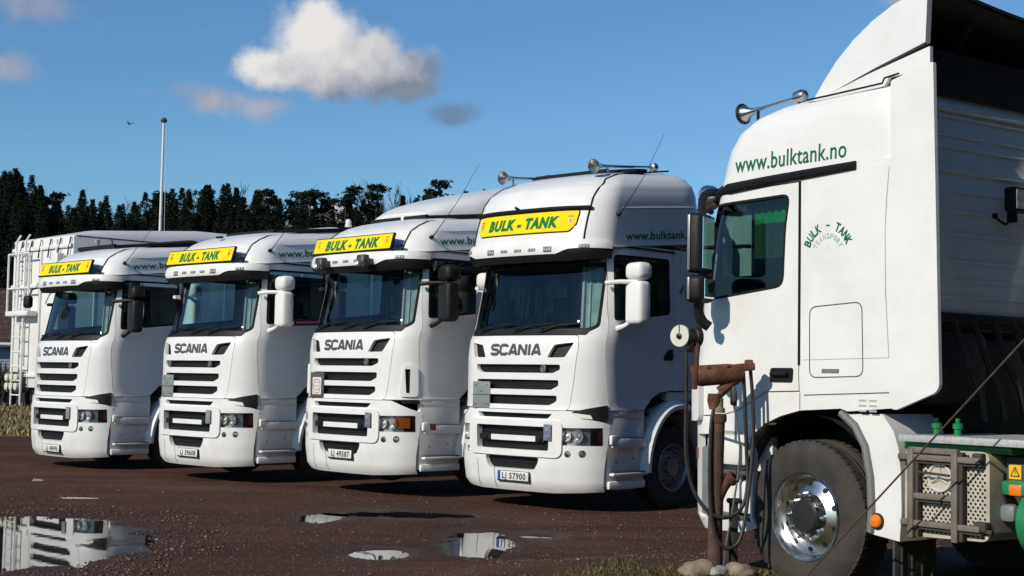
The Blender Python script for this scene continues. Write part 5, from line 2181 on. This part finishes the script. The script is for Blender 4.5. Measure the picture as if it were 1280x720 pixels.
TREES = {}
for kind, nvar in (('pine', 5), ('spruce', 4)):
    for k in range(nvar):
        rs = np.random.default_rng(100 + k + (50 if kind == 'spruce' else 0))
        C, S = clumps(rs, kind, 14.0, 760 if kind == 'pine' else 1300)
        TREES[(kind, k)] = (tuft_mesh(kind + '_crown', C, S, rs, NEEDLE[0 if kind == 'pine' else 1], 9), trunk_fn(kind, 14.0, rs).mesh('trunk', [BARK]))
for k in range(3):
    rs = np.random.default_rng(300 + k)
    TREES[('bare', k)] = (bare_fn(14.0, rs).mesh('branches', [BIRCHM], smooth=False), None)


def tree(name, kind, k, x, y, h, label, cat, group, rot):
    z = float(hgt(x, y)) - .3
    t = thing(name, label, cat, (x, y, z), rot, group)
    s = h / 14.0
    t.scale = (s, s, s)
    cr, tr = TREES[(kind, k)]
    c = bpy.data.objects.new('crown' if tr else 'branches', cr)
    COL.objects.link(c); c.parent = t
    if tr:
        c = bpy.data.objects.new('trunk', tr)
        COL.objects.link(c); c.parent = t
    return t


def sky_tree(px, top, D):
    """ground x and height of a tree whose tip shows at (px, top) in the photo when it stands at distance D"""
    d = pix_dir(px, top)
    X = d.x / d.y * D
    return X, CAM_H + d.z / d.y * D - float(hgt(X, D)) + .3


# the trees whose tips stand out against the sky: (kind, variant, px, tip y, distance, label, category, group)
G1, G2, G3 = 'pines rising from the wood', 'spruces rising from the wood', 'bare trees behind the pines'
TL = [
    ('spruce', 0, 27, 216, 100, 'dark spruce near the left edge on the wooded slope', G2), ('spruce', 1, 51, 228, 102, 'dark spruce a little lower on the left slope, right of the one near the edge', G2),
    ('pine', 0, 69, 236, 101, 'broad pine crown where the left slope falls away', G1), ('spruce', 2, 132, 247, 104, 'low spruce tip in the dip left of the flagpole', G2),
    ('spruce', 3, 168, 249, 105, 'small spruce tip just left of the flagpole', G2), ('pine', 1, 203, 237, 103, 'pine directly behind the flagpole', G1),
    ('spruce', 0, 237, 236, 104, 'narrow pointed spruce right of the flagpole', G2), ('pine', 2, 251, 231, 102, 'pine with flat layered top right of the flagpole', G1),
    ('spruce', 1, 296, 231, 101, 'tall pointed spruce behind the second yellow roof sign', G2), ('pine', 3, 330, 232, 102, 'wide pine above the second lorry roof', G1),
    ('spruce', 2, 349, 248, 104, 'short spruce between two wide pines', G2), ('pine', 4, 373, 237, 103, 'slim pine in front of the snowy hill, left of the pair', G1),
    ('pine', 0, 388, 235, 101, 'pine of the close pair above the second lorry', G1), ('pine', 1, 402, 236, 102, 'right pine of the close pair, with snow showing beside it', G1),
    ('pine', 2, 434, 228, 100, 'tall flat topped pine with snow on both sides', G1), ('pine', 3, 472, 227, 100, 'tall dark pine just left of the bare trees', G1),
    ('spruce', 3, 504, 241, 104, 'dark spruce tip below the bare trees', G2), ('spruce', 0, 531, 240, 103, 'low spruce tip above the third lorry roof', G2),
    ('pine', 4, 552, 222, 99, 'layered pine at the right end of the tree line', G1),
    ('bare', 0, 8, 213, 109, 'bare tree at the far left edge above the slope', G3), ('bare', 1, 85, 240, 109, 'thin bare tree on the falling left slope', G3), ('bare', 2, 144, 243, 109, 'bare tree tips in the dip left of the flagpole', G3),
    ('bare', 0, 220, 241, 109, 'bare tree right behind the flagpole', G3), ('bare', 1, 272, 238, 109, 'bare tree between the layered pine and the tall spruce', G3), ('bare', 2, 316, 225, 109, 'tall bare tree left of the wide pine', G3),
    ('bare', 0, 483, 220, 109, 'bare tree right beside the tall dark pine', G3), ('bare', 1, 503, 218, 109, 'tallest bare tree of the cluster above the third lorry', G3), ('bare', 2, 528, 223, 109, 'bare tree left of the layered pine', G3),
    ('bare', 0, 541, 221, 109, 'bare tree touching the layered pine', G3), ('bare', 1, 612, 231, 109, 'bare tree top peeping over the nearest lorry roof', G3),
]
for i, (kind, k, px, top, D, lab, grp) in enumerate(TL):
    X, h = sky_tree(px, top, D)
    tree({'pine': 'pine_tree', 'spruce': 'spruce_tree', 'bare': 'bare_tree'}[kind], kind, k, X, D, h * .985, lab, 'tree', grp, i * 1.7)


def raw_mesh(me):
    v = np.empty(len(me.vertices) * 3, np.float32)
    me.vertices.foreach_get('co', v)
    q = np.empty(len(me.loops), np.int32)
    me.loops.foreach_get('vertex_index', q)
    return v.reshape(-1, 3), q.reshape(-1, 4)


# the wood itself: one dense dark mass below the outstanding tips
def wood(name, label, spots):
    VV, QQ, o = [], [], 0
    cache = {}
    for (x, y, h, kind, k) in spots:
        if (kind, k) not in cache:
            v, q = raw_mesh(TREES[(kind, k)][0])
            q = q[::2]
            cache[(kind, k)] = (v, q)
        v, q = cache[(kind, k)]
        a = nrng.uniform(0, 6.28)
        s = h / 14.0
        w = np.stack([(v[:, 0] * math.cos(a) - v[:, 1] * math.sin(a)) * s * 1.15 + x, (v[:, 0] * math.sin(a) + v[:, 1] * math.cos(a)) * s * 1.15 + y, v[:, 2] * s + float(hgt(x, y)) - .3], 1)
        VV.append(w); QQ.append(q + o); o += len(v)
    me = bpy.data.meshes.new(name)
    fast_mesh(me, np.concatenate(VV), np.concatenate(QQ), False)
    me.materials.append(NEEDLE[1])
    ob = bpy.data.objects.new(name, me)
    COL.objects.link(ob)
    tag(ob, label, None, None, 'stuff')


def skyline(x, D):
    """tip height in the photo of the solid wood at lateral position x"""
    px = 640 + x / D * 1800
    pts = [(-700, 190), (-60, 222), (0, 232), (28, 234), (50, 246), (75, 255), (115, 263), (150, 263), (180, 259), (230, 251), (300, 250), (335, 254), (350, 268), (378, 258), (408, 262), (418, 276), (425, 262), (446, 262), (455, 276), (478, 266), (495, 276), (505, 258), (560, 256), (640, 262), (2200, 262)]
    top = float(np.interp(px, [a for a, _ in pts], [b_ for _, b_ in pts]))
    d = pix_dir(px, top)
    return CAM_H + d.z / d.y * D - float(hgt(x, D)) + .3


sp = []
for i in range(560):
    D = 98 + 14 * nrng.random()
    x = -72 + 100 * (i + nrng.random()) / 560
    sp.append((x, D, max(6, skyline(x, D) * nrng.uniform(.86, 1.10)), 'spruce', int(nrng.integers(4))))
for i in range(230):
    D = 93 + 5 * nrng.random()
    x = -70 + 105 * (i + nrng.random()) / 230
    sp.append((x, D, max(5, skyline(x, D) * nrng.uniform(.80, 1.0)), 'spruce', int(nrng.integers(4))))
wood('conifer_wood', 'dark dense conifer wood behind the lorries', sp)
# unseen spruces added right of and behind the camera to cut sky light
sp = []
for i in range(150):
    az = R_(42 + 163 * (i + nrng.random()) / 150)
    r = 24 + 9 * nrng.random()
    sp.append((r * math.sin(az), 6 + r * math.cos(az), nrng.uniform(15, 21), 'spruce', int(nrng.integers(4))))
wood('sky_block_spruces', 'unseen spruces added to keep sky light off the shaded sides', sp)

# dark bank with brush between field and wood, seen left of the trailer
_hx = nrng.uniform(-34, -9, 5000)
_hy = 62 + 6 * nrng.random(5000)
blades('brush', 5000, lambda n: _hx, lambda n: _hy, .5, 1.5, [(0, (.012, .012, .008)), (.6, (.03, .026, .016)), (1, (.06, .045, .03))], 'dark brush along the far edge of the field', .10, .3)

# ------------------------------------------------------------------ house at the left edge
hs = thing('house', 'low house with brown tiled roof and pale boarded wall at the left edge', 'house', (-27.0, 72, float(hgt(-27, 72))), R_(8))
TILE = bpy.data.materials.new('brown_roof_tiles')
TILE.use_nodes = True
T = NT(TILE.node_tree)
p = T.new('ShaderNodeBsdfPrincipled'); o = T.new('ShaderNodeOutputMaterial'); T.link(p.outputs[0], o.inputs[0])
tcn = T.new('ShaderNodeTexCoord')
br = T.new('ShaderNodeTexBrick'); T.link(tcn.outputs['UV'], br.inputs['Vector'])
mp = T.new('ShaderNodeMapping'); T.link(tcn.outputs['Object'], mp.inputs[0]); mp.inputs['Rotation'].default_value = (R_(90), 0, 0)
T.link(mp.outputs[0], br.inputs['Vector'])
br.inputs['Color1'].default_value = (.055, .030, .02, 1); br.inputs['Color2'].default_value = (.085, .048, .03, 1); br.inputs['Mortar'].default_value = (.02, .014, .012, 1)
br.inputs['Scale'].default_value = 1.0; br.inputs['Mortar Size'].default_value = .03; br.inputs['Brick Width'].default_value = .34; br.inputs['Row Height'].default_value = .26
T.link(br.outputs[0], p.inputs['Base Color'])
p.inputs['Roughness'].default_value = .8
HW = pmat('grey_boards', (.30, .34, .40), .7, var=.12, vscale=2)


def hwall(mb):
    mb.box((0, 0, 1.4), (12, 8, 2.8))
    for i in range(20):
        mb.box((0, -4.02, .1 + i * .14), (12, .03, .115), 0)
part('wall', 'hwall', hwall, HW, hs)


def hroof(mb):
    for s in (-1, 1):
        mb.prism([(-6.6, s * 4.5, 2.6), (6.6, s * 4.5, 2.6), (6.6, 0, 5.3), (-6.6, 0, 5.3)], (0, 0, .18))
    mb.box((0, 0, 5.45), (13.2, .3, .12), 0, .04)
part('roof', 'hroof', hroof, TILE, hs)


def hfas(mb):
    mb.box((0, -4.52, 2.62), (13.3, .05, .22))
    mb.tube([(-6.6, -4.6, 2.64), (6.6, -4.6, 2.64)], .06, 8)
part('gutter', 'hfas', hfas, pmat('white_wood', (.6, .6, .6), .6), hs)


def hwin(mb):
    for x in (-3.6, .2, 3.6):
        for a, b in (((x - .6, 1.0), (x + .6, 1.0)), ((x + .6, 1.0), (x + .6, 2.2)), ((x + .6, 2.2), (x - .6, 2.2)), ((x - .6, 2.2), (x - .6, 1.0)), ((x, 1.0), (x, 2.2))):
            mb.tube([(a[0], -4.06, a[1]), (b[0], -4.06, b[1])], .05, 4)
        mb.box((x, -4.05, 1.6), (1.2, .02, 1.2), 1)
part('window', 'hwin', hwin, [pmat('white_wood', (.6, .6, .6)), pmat('dark_pane', (.02, .025, .03), .08)], hs)

# ------------------------------------------------------------------ white bulk trailer behind the first lorry
TRY = R_(45)
tb = thing('bulk_trailer', 'white bulk trailer with ladder and railings on its end wall, behind the farthest lorry', 'trailer', (-8.62, 28.0, float(hgt(-8.6, 28))), 0)
_h = Vector((-math.sin(TRY), -math.cos(TRY), 0)); _l = Vector((math.cos(TRY), -math.sin(TRY), 0))
tb.location = Vector((-8.62, 28.0, 0)) - _l * 1.15
tb.rotation_euler = (0, 0, math.atan2(_h.y, _h.x))
TW = pmat('trailer_white', (.76, .76, .74), .45, dirt=((.40, .37, .33), .3, 1.5))


def tbody(mb):
    mb.box((-4.5, 0, 2.75), (9.0, 2.5, 3.0), 0, .03)
    for k in range(9):
        for s in (-1, 1):
            mb.box((-.5 - k * 1.0, 1.265 * s, 2.75), (.10, .04, 2.9), 0, .01)
    for y in (-.62, .0, .62):
        mb.box((.015, y, 2.95), (.05, .05, 2.5), 0, .01)
    for z in (1.5, 3.3, 4.05):
        mb.box((.02, 0, z), (.06, 2.46, .08), 0, .015)
part('body', 'tbody', tbody, TW, tb)


def ttarp(mb):
    n = 10
    secs = []
    for (x, hh_) in ((-.05, .02), (-.9, .22), (-3.3, .42), (-9.0, .42)):
        secs.append([(x, 1.27 * math.cos(math.pi * k / n), 4.25 + hh_ * math.sin(math.pi * k / n) ** .8) for k in range(n + 1)])
    vs = [p for s in secs for p in s]
    fs = [(i * (n + 1) + k, i * (n + 1) + k + 1, (i + 1) * (n + 1) + k + 1, (i + 1) * (n + 1) + k) for i in range(3) for k in range(n)]
    fs += [tuple(range(n + 1)), tuple(3 * (n + 1) + k for k in range(n + 1))]
    mb.add(vs, fs)
    for k in range(7):
        y = 1.2 - .4 * k
        mb.tube([(.03, y, 4.22), (.05, y - .05, 4.0), (.05, y - .08, 3.85)], .015, 5, 1)
    for k in range(8):
        mb.tube([(-.8 - k, 1.275, 4.24), (-.85 - k, 1.285, 4.02)], .012, 5, 1)
part('roof_tarp', None, ttarp, [pmat('pale_tarp', (.55, .56, .56), .6, var=.1, vscale=1), BLACK], tb, sharp=60)


def tladder(mb):
    mat = 0
    for y in (-.85, -.45):
        mb.tube([(.14, y, .9), (.14, y, 4.2), (.05, y, 4.35)], .022, 8)
    for k in range(11):
        mb.tube([(.14, -.85, 1.1 + k * .29), (.14, -.45, 1.1 + k * .29)], .016, 6)
    # platform and its railing
    mb.box((.14, -.55, 2.74), (.22, .95, .10), 0, .02)
    for y in (-1.0, -.55, -.1):
        mb.tube([(.22, y, 2.75), (.22, y, 3.95)], .022, 8)
    for z in (3.25, 3.95):
        mb.tube([(.22, -1.0, z), (.22, -.1, z)], .020, 8)
        mb.tube([(.22, -1.0, z), (.05, -1.0, z)], .020, 8)
    mb.box((.12, .95, 2.6), (.16, .10, 2.6), 0, .02)
    mb.tube(catmull([(.1, .2, 3.0), (.16, .35, 3.2), (.14, .6, 3.35), (.12, .8, 3.38)], 5), .02, 6)
part('ladder', None, tladder, TW, tb)


def tvalves(mb):
    for k in range(3):
        for j in range(2):
            mb.lathe([(.075, -.02), (.075, .06), (.05, .07), (0, .07)], (.10, -1.05 + k * .2, 1.45 - .18 * j), (1, 0, 0), 12)
    mb.box((.05, -.85, 1.36), (.08, .7, .42), 1, .02)
part('hose_coupling', None, tvalves, [pmat('pale_yellow_caps', (.62, .60, .48), .5), BADGE], tb)


def tunder(mb):
    mb.box((-4.5, 0, 1.1), (8.8, 1.0, .35))
    for x in (-6.2, -7.4, -1.6):
        for s in (-1, 1):
            mb.lathe([(.3, -.15), (.5, -.15), (.52, -.1), (.52, .1), (.5, .15), (.3, .15), (.28, .05), (0, .05)], (x, .95 * s, .52), (0, s, 0), 28)
part('undercarriage', None, tunder, CHASS, tb)

# ------------------------------------------------------------------ flagpole, bird
fp = thing('flagpole', 'slim white flagpole with round knob, bare, in front of the wood', 'flagpole', (-12.3, 50, float(hgt(-12.3, 50))))


def pole(mb):
    mb.tube([(0, 0, 0), (0, 0, 4), (0, 0, 10.35)], [.075, .065, .04], 12)
    mb.tube([(.16, -.05, 1.2), (.15, -.02, 6), (.10, 0, 10.2)], .006, 5)
part('pole', None, pole, pmat('pole_white', (.75, .75, .74), .35), fp)


def pknob(mb):
    mb.lathe([(0, -.02), (.10, 0), (.12, .06), (.08, .13), (0, .17)], (0, 0, 10.35), (0, 0, 1), 14)
part('knob', None, pknob, BADGE, fp)

bird = MB()
bird.lathe([(0, -.22), (.03, -.18), (.07, -.05), (.075, .05), (.05, .14), (.04, .2), (0, .26)], (0, 0, 0), (1, 0, .15), 10)
for s in (-1, 1):
    bird.add([(.10, .05 * s, .03), (-.08, .05 * s, .03), (-.10, .32 * s, .18), (.05, .34 * s, .20), (-.16, .62 * s, .10), (-.08, .62 * s, .11)], [(0, 1, 2, 3), (3, 2, 4, 5)])
bird.add([(-.2, -.05, -.02), (-.2, .05, -.02), (-.32, .07, -.03), (-.32, -.07, -.03)], [(0, 1, 2, 3)])
bo = bpy.data.objects.new('bird', bird.mesh('bird', [pmat('dark_feathers', (.03, .03, .032), .8)]))
COL.objects.link(bo)
d = pix_dir(162, 155)
bo.location = Vector((0, 0, CAM_H)) + d * (70 / d.y)
bo.rotation_euler = (0, .1, R_(150))
bo.scale = (.5, .5, .5)
tag(bo, 'small dark bird gliding in the blue sky left of the flagpole', 'bird')

# ------------------------------------------------------------------ the rusty post with hoses
SD = 10.02


def at(px, py, D=SD):
    d = pix_dir(px, py)
    return Vector((0, 0, CAM_H)) + d * (D / d.y)


def L(px, py, D=SD):
    return at(px, py, D) - PB


PB = at(893, 716)
PB.z = float(hgt(PB.x, PB.y)) - .02
ps = thing('air_hose_post', 'rusty iron standpipe with black hoses hanging from its head, before the tractor unit', 'hose post', PB)


def post(mb):
    mb.tube([Vector((L(894, 700).x, 0, -.15)), L(894, 650), L(896, 580), L(898, 520)], [.052, .050, .048, .047], 16)
    mb.lathe([(.054, 0), (.058, .02), (.058, .05), (.048, .06)], L(898, 528), (0, 0, 1), 16)
    mb.lathe([(.046, 0), (.046, .03), (.034, .04), (.034, .10)], L(898, 516), (0, 0, 1), 14, 1)
part('post', None, post, [RUSTB, pmat('tan_collar', (.26, .22, .16), .7, var=.3)], ps)


def head(mb):
    a, b_ = L(872, 470), L(930, 466)
    d = b_ - a
    mb.lathe([(0, -.01), (.070, 0), (.074, .02), (.072, .20), (.062, .28), (.05, d.length), (0, d.length + .005)], a, d, 20)
    mb.box(L(868, 472), (.035, .10, .165), 0, .01)
    mb.box(L(931, 459), (.13, .11, .055), 0, .012, Matrix.Rotation(R_(-6), 3, 'Y'))
    mb.box(L(936, 455), (.05, .09, .06), 0, .01)
    mb.tube([L(926, 470), L(912, 480), L(900, 490)], [.035, .035, .04], 10)
    mb.lathe([(.045, 0), (.05, .05), (.035, .11)], L(893, 492), (0, 0, -1), 12)
    mb.tube([L(871, 428), L(871, 462)], .016, 8)
    mb.box(L(866, 462), (.03, .04, .06), 0, .006)
    for x_, y_ in ((884, 459), (908, 457)):
        mb.lathe([(.011, 0), (.011, .010), (0, .012)], L(x_, y_) + Vector((0, -.055, 0)), (0, -1, .3), 6)
part('head', None, head, RUST, ps)


def noz(mb):
    mb.tube([L(912, 478), L(905, 488), L(897, 498), L(893, 506)], [.02, .026, .022, .018], 10)
    mb.lathe([(.016, 0), (.02, .02), (.016, .06)], L(893, 500), (0, 0, -1), 10, 1)
    mb.box(L(917, 492), (.035, .05, .12), 0, .012)
    mb.lathe([(.02, 0), (.02, .03), (0, .03)], L(914, 476), (0, 0, 1), 10, 1)
part('nozzle', None, noz, [BADGE, pmat('bright_zinc', (.7, .7, .68), .3, metal=.9)], ps)


def disc(mb):
    c = L(850, 420)
    n = Vector((-.62, -.78, .0)).normalized()
    mb.lathe([(0, -.012), (.078, -.012), (.078, 0), (.074, .008), (0, .010)], c, n, 28)
    mb.lathe([(.02, .010), (.02, .02), (.008, .024), (.008, .04), (0, .042)], c, n, 12, 1)
    mb.tube([c + n * .012 + Vector((0, 0, .02)), c + n * .012 + Vector((0, 0, .075))], .003, 5, 1)
part('reel_disc', None, disc, [pmat('cream_disc', (.66, .66, .56), .5, var=.08), INK], ps)


def roller(mb):
    a, b_ = L(856, 421), L(876, 421)
    d = b_ - a
    mb.lathe([(0, 0), (.062, 0), (.066, .01), (.056, .03), (.056, d.length * .6), (.07, d.length * .7), (.07, d.length), (0, d.length)], a, d + Vector((0, .05, 0)), 18)
    mb.box(L(862, 436), (.05, .05, .05), 0, .01)
part('roller', None, roller, BLACK, ps)


def hoses(mb):
    A_ = [(858, 438, .0), (858, 500, 0), (857, 550, 0), (859, 580, 0), (864, 605, -.01), (873, 625, -.03), (886, 640, -.06), (901, 646, -.07), (917, 642, -.06), (929, 628, -.04), (934, 600, -.02), (933, 560, 0), (931, 500, 0), (929, 462, 0)]
    mb.tube(catmull([L(x, y) + Vector((0, dd, 0)) for x, y, dd in A_], 5), .0135, 10)
    B_ = [(893, 505, -.02), (888, 530, -.04), (886, 570, -.05), (886, 620, -.06), (889, 652, -.07), (894, 672, -.08), (903, 682, -.09), (914, 682, -.09), (924, 670, -.08), (931, 640, -.05), (938, 590, -.02), (942, 540, 0), (941, 500, 0), (938, 462, 0)]
    mb.tube(catmull([L(x, y) + Vector((0, dd, 0)) for x, y, dd in B_], 5), .0130, 10)
part('hose', None, hoses, HOSE, ps)


def cable(mb):
    C_ = [(917, 505, 0), (921, 530, -.02), (924, 560, -.03), (922, 590, -.03), (918, 615, -.04), (912, 650, -.05), (906, 680, -.06), (904, 705, -.05)]
    mb.tube(catmull([L(x, y) + Vector((0, dd, 0)) for x, y, dd in C_], 5), .0075, 7)
    mb.box(L(917, 497), (.045, .045, .11), 1, .014)
part('cable', None, cable, [pmat('grey_cable', (.10, .10, .10), .5), BLACK], ps)


def branch(mb):
    mb.tube(catmull([L(896, 628), L(903, 612), L(909, 603), L(916, 597)], 5), [.036] * 16, 12)
    mb.lathe([(.045, -.02), (.05, .0), (.05, .03), (.03, .035)], L(914, 599), Vector((.6, -.3, .6)), 14)
part('branch_pipe', None, branch, RUST, ps)

b2 = at(917, 716)
b2.y = SD + .06
b2.z = float(hgt(b2.x, b2.y)) - .02
sp2 = thing('iron_stake', 'short black iron stake with a flat cap beside the rusty standpipe', 'stake', b2)


def stake(mb):
    top = at(918, 626, SD + .06) - b2
    mb.box((top.x / 2, 0, top.z / 2 - .05), (.06, .045, top.z + .1), 0, .008)
    mb.box((top.x, 0, top.z), (.105, .07, .035), 0, .012)
part('shaft', None, stake, pmat('blackened_iron', (.022, .018, .017), .7, var=.5, vscale=20, bump=.3, bscale=60), sp2)

# rocks at the foot of the post
ROCK = [pmat('tan_rock', (.24, .19, .13), .9, var=.35, vscale=9, bump=.6, bscale=35), pmat('pale_rock', (.34, .33, .31), .9, var=.4, vscale=14, bump=.6, bscale=40)]
for k, (px, py, rx, rz, mt, lab) in enumerate(((871, 714, .125, .075, 0, 'rounded tan rock left of the rusty post'), (897, 719, .085, .045, 1, 'small pale grey stone at the foot of the rusty post'),
                                             (924, 715, .10, .068, 0, 'rounded tan rock right of the rusty post'))):
    b = bmesh.new()
    bmesh.ops.create_icosphere(b, subdivisions=3, radius=1)
    for v in b.verts:
        c = v.co
        f = 1 + .14 * math.sin(c.x * 3.1 + k) * math.cos(c.y * 2.7 + 2 * k) + .07 * math.sin(c.z * 6 + c.x * 5)
        v.co = Vector((c.x * rx * f, c.y * rx * .8 * f, c.z * rz * f))
    me = bpy.data.meshes.new('rock')
    b.to_mesh(me); b.free()
    me.shade_smooth()
    me.materials.append(ROCK[mt])
    ob = bpy.data.objects.new('rock', me)
    COL.objects.link(ob)
    P = at(px, py, SD - .16)
    P.z = float(hgt(P.x, P.y)) + rz * .25
    ob.location = P
    ob.rotation_euler = (0, 0, k * 1.3)
    tag(ob, lab, 'rock', 'rocks at the foot of the post')

# guy wire running across in front of the tractor unit
w0, w1 = Vector((1.93, 9.32, .40)), Vector((2.95, 7.92, 2.0))
w0.z = float(hgt(w0.x, w0.y)) - .03
dv = (Vector((2.86, 8.04, 1.88)) - Vector((1.95, 9.30, .43)))
w0 = Vector((1.95, 9.30, .43)) - dv * ((.43 - float(hgt(1.9, 9.4)) + .05) / dv.z)
w1 = Vector((2.86, 8.04, 1.88)) + dv * 1.2
gw = thing('guy_wire', 'rusty steel guy wire slanting up across the truck wheel to the right', 'wire', w0)


def wire(mb):
    mb.tube([Vector(), (w1 - w0) * .3, (w1 - w0) * .6, w1 - w0], .0062, 7)
part('strand', None, wire, RUSTB, gw)


def anchor(mb):
    mb.lathe([(.03, -.02), (.028, .05), (.014, .07), (.014, .12), (0, .12)], (0, 0, 0), w1 - w0, 10)
part('anchor', None, anchor, RUST, gw)

# ------------------------------------------------------------------ the vehicles
truck(dict(pos=(-7.69, 24.2, 45, -.05), roof='high', mirror='black', plate=(.37, .08, 'LJ 48496'), front_mirror=True, badge=(.50,), sticker=.58,
           deflector=dict(x0=-.75, x1=-2.2, h0=.03, h1=.14, hw=.9, white=False)),
      'white lorry farthest left in the row, with black mirrors, in front of the white trailer')
truck(dict(pos=(-4.89, 21.8, 44, 0), roof='high', mirror='white', plate=(.42, .08, 'LJ 39608'), board='blank', badge=(-.60, .50), decal=True, hatch_knob=True, sticker=.60,
           deflector=dict(x0=-1.1, x1=-2.2, h0=.03, h1=.12, hw=.9, white=True)),
      'white lorry second from left, with white mirrors and a red decal below its side window')
truck(dict(pos=(-2.36, 19.9, 46, .055), roof='high', mirror='black', corner='slot', plate=(.49, .06, 'LJ 49587'), board='print', badge=(.50,), sticker=.62,
           deflector=dict(x0=-1.0, x1=-2.9, h0=.15, h1=.52, hw=.9, white=True), beacons=True),
      'white lorry third from left, with two shining spotlights above its windscreen and amber corner lamps')
truck(dict(pos=(.01, 18.1, 44, -.005), roof='top', mirror='white', plate=(.41, .05, 'LJ 57900'), board='blank', badge=(.47,), blue=True, sticker=.60,
           deflector=dict(x0=-1.05, x1=-1.5, h0=.03, h1=.06, hw=.36, white=False), hornleg=.16,
           horns=[(-.52, -.75, 4.27, -1.42, 4.36), (-.62, .75, 4.31, -1.86, 4.44)]),
      'tall white lorry nearest of the row, with two silver air horns on its roof')
tractor()
